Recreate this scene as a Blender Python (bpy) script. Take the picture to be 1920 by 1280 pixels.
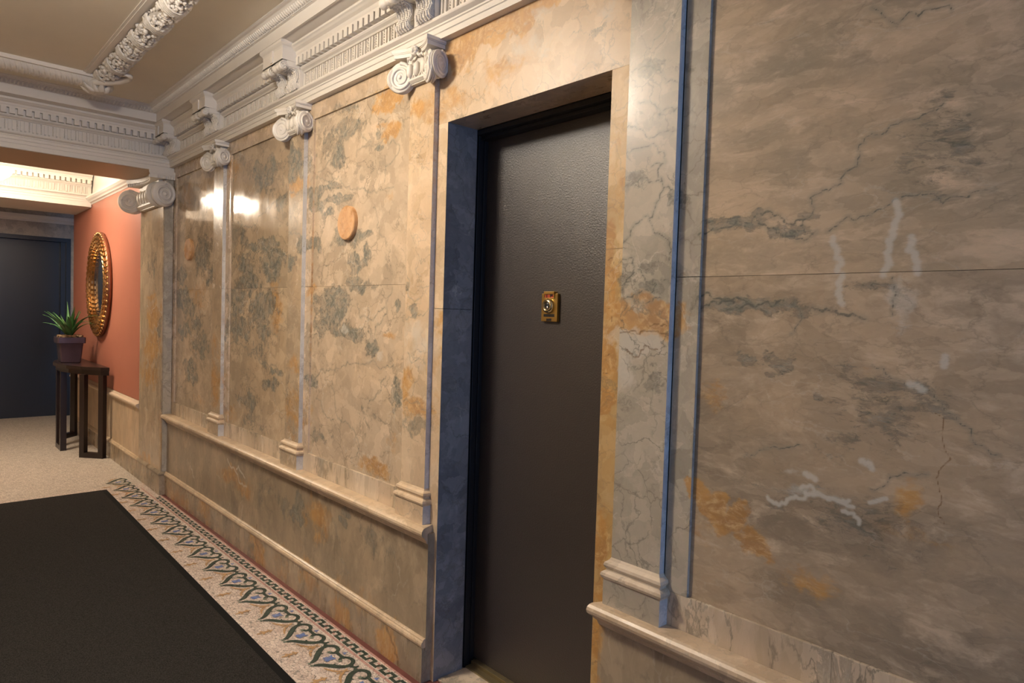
import bpy, math, random
import numpy as np
from mathutils import Matrix, Vector
for _o in list(bpy.data.objects): bpy.data.objects.remove(_o)
SC = bpy.context.scene
COL = SC.collection
random.seed(7)
rng = np.random.default_rng(7)
PI = math.pi

# ------------------------------------------------------------------ camera
CAM_H = 1.348
yaw, pit, rol = math.radians(42.3207), math.radians(-2.1316), math.radians(1.7838)
fw = Vector((-math.cos(yaw)*math.cos(pit), math.sin(yaw)*math.cos(pit), math.sin(pit)))
rr = fw.cross(Vector((0, 0, 1))).normalized(); uu = rr.cross(fw)
cr = math.cos(rol)*rr + math.sin(rol)*uu; cu = -math.sin(rol)*rr + math.cos(rol)*uu
cam_d = bpy.data.cameras.new('camera'); cam = bpy.data.objects.new('camera', cam_d); COL.objects.link(cam)
cam_d.sensor_width = 36; cam_d.sensor_fit = 'HORIZONTAL'; cam_d.lens = 1267.43/1920*36; cam_d.clip_start = .05
cam.matrix_world = Matrix(((cr.x, cu.x, -fw.x, 0), (cr.y, cu.y, -fw.y, -1.45), (cr.z, cu.z, -fw.z, CAM_H), (0, 0, 0, 1)))
SC.camera = cam

# ------------------------------------------------------------------ light and exposure
SC.view_settings.view_transform = 'Standard'
try: SC.view_settings.look = 'None'
except Exception: pass
SC.view_settings.gamma = 1; SC.view_settings.use_curve_mapping = False
SC.view_settings.exposure = 1.32
W = bpy.data.worlds.new('sky'); SC.world = W; W.use_nodes = True
W.node_tree.nodes['Background'].inputs[0].default_value = (.30, .52, 1, 1)
W.node_tree.nodes['Background'].inputs[1].default_value = .5
DAY_POWER = 17       # daylight through the glazed street door at the near end of the corridor
LAMP_HALL = 62       # radiance of the corridor bowl lamp
LAMP_BACK = 52       # radiance of the bowl lamp in the far bay
def area(name, loc, size, size_y, power, color, rot):
    d = bpy.data.lights.new(name, 'AREA'); d.shape = 'RECTANGLE'; d.size = size; d.size_y = size_y
    d.energy = power; d.color = color
    o = bpy.data.objects.new(name, d); COL.objects.link(o); o.location = loc; o.rotation_euler = rot
    return o
area('daylight', (2.72, -1.0, 1.25), 1.3, 2.3, DAY_POWER, (.22, .46, 1.0), (PI/2, 0, PI/2))

# ------------------------------------------------------------------ helpers
def tag(o, label=None, cat=None, group=None, kind=None):
    if label: o['label'] = label
    if cat: o['category'] = cat
    if group: o['group'] = group
    if kind: o['kind'] = kind
    return o
def empty(name, loc=(0, 0, 0), label=None, cat=None, group=None, kind=None):
    o = bpy.data.objects.new(name, None); COL.objects.link(o); o.location = loc; o.empty_display_size = .05
    return tag(o, label, cat, group, kind)
def worg(o):
    v = Vector((0, 0, 0))
    while o is not None: v += o.location; o = o.parent
    return v

class MB:
    """collects shapes in world coordinates; build() links them as one mesh under a parent"""
    def __init__(s): s.v = []; s.f = []; s.sm = []; s.mi = []; s.m = 0
    def add(s, vs, fs, smooth=False):
        n = len(s.v); s.v += [tuple(map(float, v)) for v in vs]
        s.f += [tuple(n+i for i in f) for f in fs]; s.sm += [smooth]*len(fs); s.mi += [s.m]*len(fs); return s
    def box(s, x0, x1, y0, y1, z0, z1):
        vs = [(x, y, z) for x in (x0, x1) for y in (y0, y1) for z in (z0, z1)]
        return s.add(vs, [(0, 1, 3, 2), (4, 6, 7, 5), (0, 4, 5, 1), (2, 3, 7, 6), (0, 2, 6, 4), (1, 5, 7, 3)])
    def rings(s, rs, smooth=True, caps=True, closed=True):
        n = len(rs[0]); vs = [p for r in rs for p in r]; fs = []
        for i in range(len(rs)-1):
            for j in range(n if closed else n-1):
                k = (j+1) % n
                fs.append((i*n+j, i*n+k, (i+1)*n+k, (i+1)*n+j))
        s.add(vs, fs, smooth)
        if caps and closed:
            s.add(rs[0], [tuple(range(n))[::-1]], False); s.add(rs[-1], [tuple(range(n))], False)
        return s
    def prism(s, prof, f0, f1, smooth=False):
        """prof: list of 2-d points, f0/f1 map a point to the two end positions"""
        return s.rings([[f0(p) for p in prof], [f1(p) for p in prof]], smooth)
    def tube(s, pts, rad, n=8, flat=None, up=None):
        pts = [Vector(p) for p in pts]; rs = []
        if not hasattr(rad, '__len__'): rad = [rad]*len(pts)
        ref = Vector(up) if up else Vector((.13, .27, .95))
        for i, p in enumerate(pts):
            t = (pts[min(i+1, len(pts)-1)] - pts[max(i-1, 0)]).normalized()
            a = t.cross(ref)
            if a.length < 1e-4: a = t.cross(Vector((1, 0, 0)))
            a.normalize(); b = a.cross(t)
            fl = flat or 1
            rs.append([p + a*math.cos(2*PI*k/n)*rad[i] + b*math.sin(2*PI*k/n)*rad[i]*fl for k in range(n)])
        return s.rings(rs)
    def ball(s, c, r, nu=8, nv=5, M=None):
        if not hasattr(r, '__len__'): r = (r, r, r)
        rs = []
        for i in range(nv+1):
            th = PI*i/nv; th = min(max(th, .12), PI-.12)
            ring = []
            for j in range(nu):
                ph = 2*PI*j/nu
                v = Vector((r[0]*math.sin(th)*math.cos(ph), r[1]*math.sin(th)*math.sin(ph), -r[2]*math.cos(th)))
                if M: v = M @ v
                ring.append(Vector(c)+v)
            rs.append(ring)
        return s.rings(rs)
    def lathe(s, prof, c, n=32, ax='z'):
        rs = []
        for r, h in prof:
            r = max(r, 1e-4)
            if ax == 'z': rs.append([(c[0]+r*math.cos(2*PI*k/n), c[1]+r*math.sin(2*PI*k/n), c[2]+h) for k in range(n)])
            else: rs.append([(c[0]+r*math.cos(2*PI*k/n), c[1]-h, c[2]+r*math.sin(2*PI*k/n)) for k in range(n)])
        return s.rings(rs)
    def build(s, name, mat, parent=None, bevel=0, feat=False, smooth_angle=None):
        o0 = worg(parent) if parent else Vector((0, 0, 0))
        me = bpy.data.meshes.new(name)
        va = np.array(s.v, dtype=np.float64) - np.array(o0)
        me.from_pydata([tuple(v) for v in va.tolist()], [], s.f)
        me.polygons.foreach_set('use_smooth', s.sm); me.polygons.foreach_set('material_index', s.mi)
        for m in (mat if isinstance(mat, (list, tuple)) else [mat]): me.materials.append(m)
        if feat: add_feats(me, np.array(s.v))
        me.update(); me.validate()
        o = bpy.data.objects.new(name, me); COL.objects.link(o)
        if parent: o.parent = parent
        if bevel:
            b = o.modifiers.new('bevel', 'BEVEL'); b.width = bevel; b.segments = 2; b.limit_method = 'ANGLE'; b.angle_limit = .6
        return o
    def slab(s, x0, x1, yf, yb, z0, z1, step=.004):
        """box whose front face is a fine grid that carries the figure of the stone"""
        nx = max(1, int(round((x1-x0)/step))); nz = max(1, int(round((z1-z0)/step)))
        X = np.linspace(x0, x1, nx+1); Z = np.linspace(z0, z1, nz+1)
        g = np.stack(np.meshgrid(X, Z, indexing='ij'), -1).reshape(-1, 2)
        n = len(s.v); s.v += [(a, yf, b) for a, b in g.tolist()]
        i = np.arange(nx)[:, None]*(nz+1) + np.arange(nz)[None]; i = i.ravel() + n
        fs = np.stack([i, i+nz+1, i+nz+2, i+1], -1)
        s.f += [tuple(q) for q in fs.tolist()]; s.sm += [False]*len(fs); s.mi += [s.m]*len(fs)
        vs = [(x, y, z) for x in (x0, x1) for y in (yf, yb) for z in (z0, z1)]
        return s.add(vs, [(0, 1, 3, 2), (4, 6, 7, 5), (2, 3, 7, 6), (0, 2, 6, 4), (1, 5, 7, 3)])

# ------------------------------------------------------------------ figure of the marble (ochre, grey, pale, light patches and veins, in wall metres)
BLOBS = [(2,-0.479,1.4,0.026,0.05,0.8),(2,-0.762,1.192,0.01,0.007,0.4),(2,-0.619,0.977,0.093,0.015,0.5),(2,-0.51,1.159,0.012,0.009,0.4),(2,-0.666,1.018,0.027,0.009,0.4),(3,-0.796,1.799,0.087,0.04,1),(3,-0.678,1.749,0.056,0.038,0.7),(3,-0.73,1.925,0.044,0.019,0.6),(3,-0.673,1.837,0.055,0.029,0.8),(3,-0.878,1.654,0.023,0.042,0.7),(3,-0.752,1.532,0.098,0.034,0.8),(3,-0.898,1.952,0.046,0.032,0.5),(3,-0.681,1.127,0.05,0.056,1),(3,-0.591,1.311,0.05,0.017,0.6),(3,-0.847,1.432,0.103,0.025,0.7),(3,-0.419,1.292,0.018,0.016,0.5),(3,-0.593,1.183,0.062,0.013,0.6),(0,-0.903,0.94,0.028,0.023,1.3),(0,-0.867,0.912,0.03,0.028,1.4),(0,-0.821,0.877,0.032,0.027,1.4),(0,-0.766,0.837,0.04,0.034,1.2),(0,-0.445,0.999,0.022,0.049,0.8),(0,-0.619,0.799,0.085,0.027,0.6),(0,-0.88,1.18,0.033,0.03,0.45),(0,-0.465,1.42,0.015,0.012,0.5),(0,-0.515,1.264,0.024,0.012,0.4),(0,-0.893,0.844,0.034,0.041,0.4),(0,-0.424,0.943,0.102,0.016,0.4),(1,-0.792,1.393,0.117,0.024,0.6),(1,-0.726,1.262,0.039,0.042,0.6),(1,-0.792,1.274,0.021,0.019,0.6),(1,-0.523,1.429,0.054,0.013,0.4),(1,-0.62,1.202,0.013,0.011,0.7),(1,-0.511,1.176,0.111,0.084,0.35),(1,-0.582,0.945,0.192,0.044,0.3),(1,-0.846,1.579,0.076,0.013,0.7),(1,-0.708,1.551,0.039,0.012,0.9),(1,-0.434,1.712,0.071,0.083,0.3),(1,-0.671,1.584,0.019,0.012,0.6),(1,-0.782,1.599,0.016,0.008,0.6),(0,-1.027,1.367,0.069,0.035,1.6),(0,-1.119,1.347,0.056,0.034,1.5),(0,-1.062,1.327,0.099,0.012,1.4),(0,-1.144,1.384,0.031,0.016,1.3),(0,-0.991,1.336,0.028,0.024,1.3),(2,-1.09,1.296,0.087,0.025,1.5),(2,-1.121,1.223,0.049,0.053,1.0),(2,-1.083,1.387,0.04,0.01,0.6),(2,-1.044,1.412,0.043,0.012,0.5),(1,-1.03,1.432,0.038,0.014,0.8),(1,-1.124,1.446,0.046,0.034,0.5),(1,-1.012,1.193,0.028,0.027,0.5),(1,-1.051,1.483,0.057,0.024,0.35),(1,-1.021,1.237,0.021,0.012,0.4),(1,-1.068,1.996,0.045,0.021,0.6),(1,-0.992,1.972,0.036,0.021,0.4),(1,-0.989,1.654,0.024,0.013,0.8),(1,-1.1,1.704,0.059,0.027,0.35),(0,-1.201,1.578,0.029,0.052,1.6),(0,-1.205,1.822,0.029,0.068,0.45),(0,-1.192,1.707,0.028,0.056,0.5),(0,-1.197,1.377,0.025,0.028,1.3),(0,-1.199,1.258,0.028,0.064,1.5),(0,-1.201,1.129,0.024,0.029,1.4),(0,-1.203,1.506,0.025,0.064,1.2),(0,-1.204,1.442,0.021,0.039,1.1),(0,-1.204,0.717,0.025,0.098,1.2),(0,-1.2,0.453,0.025,0.164,0.9),(0,-1.933,2.275,0.085,0.06,1.6),(0,-1.849,2.285,0.123,0.05,1.6),(0,-1.744,2.288,0.123,0.042,1.6),(0,-1.63,2.292,0.114,0.036,1.5),(0,-1.517,2.308,0.127,0.025,1.4),(0,-1.678,2.153,0.095,0.038,0.7),(0,-1.637,2.127,0.101,0.037,0.5),(0,-1.932,2.089,0.104,0.041,0.6),(0,-1.759,2.085,0.133,0.033,0.4),(0,-1.871,2.201,0.108,0.035,0.3),(2,-1.541,2.215,0.094,0.061,0.6),(2,-1.225,2.193,0.035,0.036,0.5),(1,-1.271,2.143,0.037,0.023,0.45),(3,-1.398,2.155,0.159,0.068,0.8),(3,-1.765,2.229,0.149,0.05,0.6),(0,-2.375,2.196,0.096,0.047,1.6),(0,-2.428,2.229,0.042,0.022,0.9),(0,-2.349,2.071,0.05,0.027,1.3),(0,-2.422,2.106,0.052,0.011,0.6),(0,-2.378,1.807,0.062,0.027,0.3),(1,-2.79,2.059,0.063,0.049,0.8),(1,-2.707,2.147,0.108,0.042,0.6),(1,-2.928,1.917,0.158,0.019,0.7),(1,-2.996,1.893,0.07,0.032,0.7),(1,-2.781,1.857,0.112,0.017,0.9),(1,-3.0,1.836,0.049,0.033,0.9),(1,-2.938,1.836,0.034,0.026,0.9),(1,-2.869,1.795,0.079,0.019,0.7),(1,-2.442,2.077,0.032,0.017,0.6),(1,-2.44,2.026,0.032,0.008,0.7),(1,-2.556,1.67,0.056,0.014,0.9),(1,-2.985,1.654,0.055,0.039,0.7),(1,-2.71,1.669,0.143,0.037,0.5),(1,-2.76,2.229,0.146,0.036,0.4),(1,-2.896,2.12,0.079,0.076,0.35),(1,-2.804,1.366,0.144,0.061,0.9),(1,-2.876,1.285,0.091,0.051,0.7),(1,-2.599,1.545,0.066,0.061,0.8),(1,-2.74,1.247,0.113,0.032,0.7),(1,-2.613,1.245,0.093,0.027,0.6),(1,-2.466,1.199,0.037,0.04,0.7),(1,-3.009,1.014,0.057,0.019,0.9),(1,-2.516,1.442,0.076,0.026,0.5),(1,-2.637,1.471,0.081,0.021,0.7),(1,-2.9,0.753,0.123,0.059,0.3),(1,-2.504,0.889,0.113,0.06,0.3),(1,-2.277,1.027,0.028,0.063,0.8),(1,-2.27,1.359,0.017,0.025,0.9),(2,-2.402,1.163,0.042,0.029,0.9),(2,-2.711,1.262,0.028,0.017,0.8),(0,-2.347,1.263,0.047,0.016,0.7),(0,-3.011,1.439,0.049,0.03,0.7),(0,-2.303,0.82,0.069,0.038,0.4),(0,-2.428,0.701,0.123,0.031,0.9),(0,-2.376,0.675,0.065,0.022,0.9),(0,-2.144,2.103,0.072,0.036,0.8),(0,-2.047,2.093,0.051,0.049,0.6),(0,-2.112,1.996,0.053,0.03,0.3),(0,-2.149,1.102,0.052,0.036,1),(0,-2.19,1.038,0.043,0.043,0.9),(0,-2.092,0.995,0.111,0.029,0.9),(2,-2.104,1.278,0.1,0.077,0.6),(2,-2.099,1.148,0.081,0.035,0.5),(1,-2.129,1.36,0.041,0.029,0.6),(1,-2.11,0.939,0.111,0.047,0.4),(1,-2.166,1.461,0.022,0.023,0.5),(0,-1.984,1.317,0.038,0.051,0.8),(0,-1.988,1.185,0.038,0.057,0.5),(0,-1.998,0.982,0.038,0.116,0.4),(1,-3.524,1.58,0.132,0.068,0.95),(1,-3.606,1.689,0.166,0.031,0.9),(1,-3.734,1.69,0.081,0.026,1),(1,-3.392,1.904,0.057,0.042,0.9),(1,-3.704,2.12,0.08,0.038,0.6),(1,-3.533,2.127,0.059,0.022,0.9),(1,-3.865,1.585,0.102,0.059,0.8),(1,-3.793,1.498,0.116,0.052,0.8),(1,-3.394,1.623,0.057,0.036,0.7),(1,-3.622,2.052,0.182,0.075,0.5),(1,-3.906,1.733,0.07,0.06,0.5),(0,-4.068,2.137,0.074,0.088,0.6),(0,-3.446,1.486,0.087,0.024,0.6),(0,-3.937,1.628,0.088,0.04,0.4),(1,-3.184,2.058,0.116,0.08,1),(1,-3.22,1.989,0.079,0.029,0.8),(1,-3.088,1.645,0.062,0.033,0.8),(1,-3.215,1.578,0.053,0.034,0.8),(1,-3.292,1.784,0.027,0.011,0.5),(0,-3.165,1.943,0.102,0.034,0.9),(0,-3.203,1.913,0.078,0.017,0.7),(1,-3.599,1.368,0.154,0.068,0.95),(1,-3.965,1.384,0.12,0.083,0.8),(1,-3.958,1.228,0.188,0.055,0.9),(1,-3.593,1.215,0.084,0.043,0.9),(1,-3.798,0.832,0.135,0.045,0.6),(1,-3.497,0.95,0.1,0.033,0.8),(1,-3.42,1.015,0.078,0.018,0.9),(1,-3.63,1.093,0.146,0.052,0.4),(1,-3.682,1.29,0.17,0.035,0.7),(1,-3.702,0.719,0.172,0.052,0.4),(0,-3.435,1.378,0.078,0.082,0.8),(0,-3.431,1.279,0.059,0.049,0.6),(0,-4.062,0.717,0.125,0.047,0.5),(0,-3.136,1.063,0.07,0.046,0.7),(0,-3.144,0.861,0.121,0.116,0.7),(0,-4.927,2.112,0.171,0.095,0.4),(0,-4.753,1.445,0.23,0.046,0.5),(1,-4.578,1.684,0.153,0.105,0.7),(1,-4.441,1.546,0.064,0.044,0.7),(1,-4.99,1.401,0.137,0.066,0.9),(1,-4.85,1.326,0.131,0.053,0.9),(1,-4.946,1.183,0.135,0.043,0.8),(1,-4.683,1.224,0.094,0.042,0.7),(1,-4.631,1.102,0.181,0.062,0.8),(1,-4.798,0.89,0.129,0.053,0.8),(1,-4.835,0.962,0.131,0.032,0.8),(1,-5.031,1.554,0.104,0.044,0.8),(0,-4.69,1.401,0.154,0.083,0.5),(0,-4.599,0.731,0.179,0.041,0.4),(0,-4.235,0.881,0.108,0.125,0.8),(0,-4.272,1.111,0.109,0.097,0.5),(1,-3.021,0.438,0.047,0.033,0.9),(1,-3.036,0.367,0.056,0.05,0.8),(1,-2.581,0.484,0.037,0.022,1),(1,-2.609,0.431,0.03,0.022,0.9),(1,-3.236,0.372,0.121,0.061,0.35),(1,-3.455,0.378,0.089,0.055,0.4),(1,-2.321,0.412,0.152,0.085,0.3),(0,-2.855,0.402,0.118,0.088,0.8),(0,-2.767,0.352,0.065,0.047,0.6),(0,-3.96,0.37,0.238,0.06,0.6),(0,-3.744,0.344,0.124,0.058,0.6),(0,-5.023,0.05,0.157,0.074,0.6),(0,-2.22,0.062,0.073,0.062,1),(0,-2.168,0.027,0.036,0.054,1),(0,-2.57,0.042,0.089,0.053,0.8),(0,-2.906,0.104,0.104,0.073,0.6),(0,-3.504,0.069,0.091,0.084,0.9),(0,-3.555,0.14,0.047,0.056,0.6),(0,-4.333,0.079,0.125,0.065,0.7),(0,-2.47,0.151,0.267,0.043,0.4),(0,-4.71,0.037,0.211,0.07,0.6),(0,-3.196,0.085,0.12,0.07,0.4),(0,-5.415,1.278,0.189,0.098,1),(0,-5.447,1.042,0.244,0.118,0.9),(0,-5.51,0.84,0.249,0.099,0.7),(0,-5.49,1.414,0.139,0.032,0.8),(0,-5.555,0.153,0.28,0.08,0.7),(3,-5.412,1.897,0.188,0.232,0.7),(3,-5.573,0.594,0.227,0.161,0.6),(1,-5.471,1.629,0.165,0.078,0.4),(1,-5.275,1.204,0.065,0.057,0.6)]
VEINS = [(0,1.2,[(-0.933,1.559),(-0.88,1.571),(-0.835,1.586),(-0.787,1.594),(-0.759,1.572),(-0.733,1.551),(-0.693,1.543),(-0.65,1.545)]),(0,1.2,[(-0.782,1.601),(-0.756,1.604),(-0.719,1.584),(-0.699,1.57),(-0.675,1.577),(-0.645,1.549)]),(0,0.8,[(-0.675,1.575),(-0.654,1.592),(-0.649,1.629),(-0.622,1.635),(-0.596,1.645),(-0.592,1.663),(-0.567,1.677),(-0.562,1.707),(-0.565,1.721),(-0.532,1.735),(-0.501,1.749),(-0.47,1.754),(-0.437,1.762),(-0.416,1.774)]),(0,0.8,[(-0.62,1.548),(-0.588,1.57),(-0.545,1.573),(-0.525,1.584),(-0.494,1.603),(-0.467,1.606),(-0.429,1.606),(-0.383,1.597),(-0.326,1.601)]),(0,0.8,[(-0.553,1.993),(-0.484,1.964),(-0.41,1.945)]),(0,1.4,[(-0.925,1.407),(-0.885,1.405),(-0.846,1.405),(-0.803,1.403),(-0.772,1.388),(-0.732,1.389),(-0.708,1.403)]),(0,1.4,[(-0.924,1.387),(-0.868,1.392),(-0.818,1.383),(-0.777,1.386)]),(0,1.4,[(-0.647,1.387),(-0.616,1.386),(-0.59,1.373),(-0.536,1.365)]),(0,0.7,[(-0.519,1.273),(-0.495,1.262),(-0.472,1.247),(-0.445,1.237),(-0.42,1.232),(-0.405,1.221),(-0.386,1.196),(-0.365,1.179),(-0.353,1.171),(-0.298,1.128)]),(0,0.7,[(-0.786,1.038),(-0.751,1.059),(-0.697,1.073),(-0.656,1.086)]),(0,0.7,[(-0.511,1.022),(-0.474,1.055),(-0.448,1.067),(-0.408,1.072)]),(0,0.7,[(-0.489,1.449),(-0.48,1.42),(-0.484,1.395),(-0.485,1.373)]),(0,0.7,[(-0.69,1.329),(-0.669,1.371),(-0.684,1.389)]),(1,0.3,[(-0.403,1.19),(-0.391,1.08),(-0.384,1.033),(-0.378,0.983)]),(2,1.15,[(-0.49,1.598),(-0.481,1.572),(-0.491,1.534),(-0.498,1.483),(-0.507,1.453)]),(2,1.15,[(-0.608,1.535),(-0.598,1.505),(-0.596,1.464)]),(2,1.15,[(-0.459,1.526),(-0.449,1.481),(-0.444,1.456)]),(2,1.1,[(-0.585,1.456),(-0.594,1.416),(-0.582,1.395)]),(2,1.1,[(-0.449,1.241),(-0.423,1.231)]),(2,1.1,[(-0.644,1.027),(-0.621,1.018)]),(2,1.1,[(-0.53,1.075),(-0.509,1.063)]),(2,1.1,[(-0.391,1.298),(-0.392,1.28)]),(2,0.8,[(-0.726,0.958),(-0.692,0.952),(-0.655,0.969),(-0.619,0.986),(-0.584,0.985),(-0.541,0.977)]),(2,0.8,[(-0.651,0.993),(-0.601,0.986),(-0.55,0.988)]),(2,0.8,[(-0.51,0.993),(-0.479,1.008)]),(2,0.8,[(-0.562,0.963),(-0.528,0.945)]),(0,1.0,[(-1.166,1.503),(-1.135,1.508),(-1.108,1.51),(-1.103,1.488),(-1.117,1.461),(-1.159,1.437)]),(0,1.0,[(-1.091,1.479),(-1.068,1.457),(-1.034,1.444)]),(0,1.0,[(-0.998,1.502),(-0.987,1.473),(-0.989,1.441),(-1.01,1.45)]),(0,1.0,[(-1.161,1.402),(-1.111,1.409),(-1.074,1.427),(-1.031,1.441)]),(0,1.0,[(-1.114,1.409),(-1.083,1.393),(-1.043,1.397),(-1.015,1.406)]),(1,0.5,[(-1.161,1.324),(-1.099,1.32),(-1.054,1.32),(-1.011,1.317),(-0.976,1.31)]),(1,0.5,[(-1.123,1.273),(-1.104,1.261),(-1.077,1.254),(-1.06,1.285),(-1.019,1.275)]),(1,0.5,[(-1.047,1.334),(-1.019,1.341),(-0.994,1.336)]),(0,0.95,[(-1.154,1.843),(-1.086,1.831),(-1.022,1.824),(-0.949,1.826)]),(0,0.95,[(-1.145,1.786),(-1.104,1.796),(-1.071,1.796),(-1.025,1.773),(-1.018,1.746),(-1.062,1.742)]),(0,0.95,[(-1.11,1.915),(-1.057,1.899),(-1.042,1.865),(-1.018,1.881),(-0.981,1.878)]),(0,0.95,[(-1.03,1.742),(-1.021,1.684),(-1.032,1.654),(-1.05,1.619),(-1.095,1.601),(-1.154,1.545)]),(0,0.95,[(-1.021,1.684),(-0.978,1.674)]),(0,0.95,[(-1.063,1.609),(-1.003,1.552),(-0.989,1.525),(-0.99,1.479)]),(0,0.95,[(-1.161,1.986),(-1.121,2.004),(-1.061,1.989),(-1.027,1.945),(-0.972,1.927)]),(0,0.95,[(-1.162,1.701),(-1.114,1.711),(-1.074,1.717),(-1.028,1.7)]),(0,0.35,[(-0.988,2.143),(-1.041,2.093),(-1.096,2.035),(-1.154,1.985)]),(1,0.3,[(-1.212,1.51),(-1.198,1.521),(-1.19,1.498)]),(1,0.3,[(-1.218,1.382),(-1.193,1.381),(-1.186,1.362),(-1.189,1.342)]),(1,0.3,[(-1.216,1.251),(-1.183,1.256)]),(1,0.3,[(-1.213,1.199),(-1.183,1.215)]),(0,0.3,[(-1.767,2.268),(-1.683,2.26),(-1.588,2.238)]),(0,0.3,[(-1.869,2.155),(-1.795,2.116),(-1.793,2.071)]),(0,0.3,[(-1.385,2.166),(-1.347,2.174),(-1.314,2.156)]),(0,0.3,[(-1.658,2.063),(-1.641,2.044),(-1.578,2.035)]),(0,0.3,[(-2.019,2.279),(-1.93,2.256),(-1.845,2.234)]),(0,0.3,[(-1.272,2.166),(-1.254,2.18),(-1.243,2.185)]),(0,0.3,[(-1.42,2.04),(-1.354,2.044),(-1.279,2.058)]),(0,0.7,[(-3.041,1.956),(-2.888,1.937),(-2.758,1.921),(-2.72,1.892),(-2.635,1.873),(-2.541,1.854),(-2.496,1.84),(-2.432,1.847),(-2.328,1.846)]),(0,0.7,[(-2.629,2.01),(-2.483,2.039),(-2.42,2.045),(-2.337,2.031),(-2.295,1.981),(-2.394,1.936),(-2.401,1.871)]),(0,0.7,[(-2.483,1.779),(-2.455,1.759),(-2.447,1.703),(-2.424,1.667),(-2.369,1.619)]),(0,0.7,[(-2.599,2.11),(-2.551,2.067),(-2.505,2.043)]),(0,0.7,[(-2.986,1.994),(-2.905,2.015),(-2.826,2.016)]),(0,0.8,[(-3.05,1.189),(-2.921,1.225),(-2.814,1.258),(-2.657,1.299)]),(0,0.8,[(-3.06,1.024),(-2.945,1.042),(-2.806,1.079),(-2.705,1.108),(-2.553,1.123),(-2.425,1.129),(-2.294,1.142)]),(0,0.8,[(-2.81,1.006),(-2.778,0.952),(-2.768,0.896),(-2.708,0.854),(-2.622,0.838),(-2.566,0.805),(-2.57,0.736)]),(0,0.8,[(-2.32,1.447),(-2.364,1.384),(-2.385,1.319),(-2.444,1.265),(-2.467,1.212)]),(0,0.8,[(-2.592,1.382),(-2.577,1.348),(-2.497,1.316),(-2.435,1.337),(-2.363,1.364)]),(0,0.8,[(-2.481,0.965),(-2.42,1.012),(-2.386,1.067),(-2.351,1.09)]),(0,0.8,[(-2.956,0.932),(-2.89,0.881),(-2.781,0.858)]),(0,0.6,[(-2.2,1.019),(-2.113,1.01),(-2.0,0.995)]),(0,0.6,[(-2.154,1.198),(-2.1,1.172),(-2.038,1.165)]),(0,0.6,[(-2.17,1.324),(-2.108,1.349),(-2.027,1.367)]),(0,0.6,[(-2.19,1.528),(-2.156,1.473),(-2.164,1.42),(-2.089,1.402)]),(0,0.9,[(-4.09,1.796),(-3.98,1.798),(-3.875,1.813),(-3.692,1.84),(-3.583,1.874),(-3.464,1.905),(-3.407,1.917)]),(0,0.9,[(-3.937,1.628),(-3.833,1.65),(-3.684,1.655),(-3.513,1.659),(-3.365,1.616)]),(0,0.8,[(-3.264,1.914),(-3.177,1.916),(-3.074,1.888)]),(0,0.8,[(-3.276,1.725),(-3.169,1.723),(-3.053,1.704)]),(0,0.9,[(-4.106,1.143),(-3.882,1.131),(-3.72,1.122),(-3.522,1.049),(-3.38,1.011)]),(0,0.9,[(-3.727,1.306),(-3.552,1.259),(-3.408,1.206)]),(0,0.7,[(-2.705,0.431),(-2.653,0.359),(-2.627,0.312),(-2.586,0.262),(-2.547,0.236)]),(2,1.0,[(-3.992,0.467),(-3.852,0.412),(-3.694,0.365)]),(2,1.0,[(-3.853,0.432),(-3.721,0.408)]),(2,1.0,[(-4.653,0.303),(-4.579,0.237)]),(1,1.2,[(-2.223,0.123),(-2.183,0.076),(-2.144,0.036),(-2.137,0.005)]),(1,1.2,[(-3.545,0.19),(-3.53,0.128),(-3.481,0.075)]),(0,0.35,[(-3.1,0.199),(-3.087,0.014)]),(0,0.35,[(-2.528,0.132),(-2.518,-0.015)]),(0,0.35,[(-4.303,0.13),(-4.297,0.0)]),(2,0.6,[(-5.588,1.342),(-5.416,1.324),(-5.253,1.303),(-5.148,1.283)]),(0,0.8,[(-5.598,1.234),(-5.477,1.08),(-5.347,0.97),(-5.237,0.901)]),(0,0.8,[(-5.547,1.75),(-5.453,1.55),(-5.31,1.394)])]
def fractal(pts, depth, amp):
    r = np.random.default_rng(int(abs(pts[0][0]*1000+pts[0][1]*7919)) % 99991)
    p = [np.array(q, float) for q in pts]
    for d in range(depth):
        q = [p[0]]
        for a, b in zip(p[:-1], p[1:]):
            L = np.linalg.norm(b-a); n = np.array([-(b-a)[1], (b-a)[0]])
            q += [(a+b)/2 + n*r.normal()*amp, b]
        p = q
    return p
_LAT = np.random.default_rng(5).random((3, 256, 256))
def vnoise(x, z, f, k):
    u, v = x*f+1000, z*f+1000; i, j = np.floor(u).astype(int), np.floor(v).astype(int); a, b = u-i, v-j
    a = a*a*(3-2*a); b = b*b*(3-2*b); L = _LAT[k]
    g = lambda p, q: L[(p) % 256, (q) % 256]
    return (g(i, j)*(1-a)+g(i+1, j)*a)*(1-b)+(g(i, j+1)*(1-a)+g(i+1, j+1)*a)*b-.5
def fbm(x, z, f, k): return sum(vnoise(x, z, f*2.03**o, k)*.62**o for o in range(6))
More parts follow.
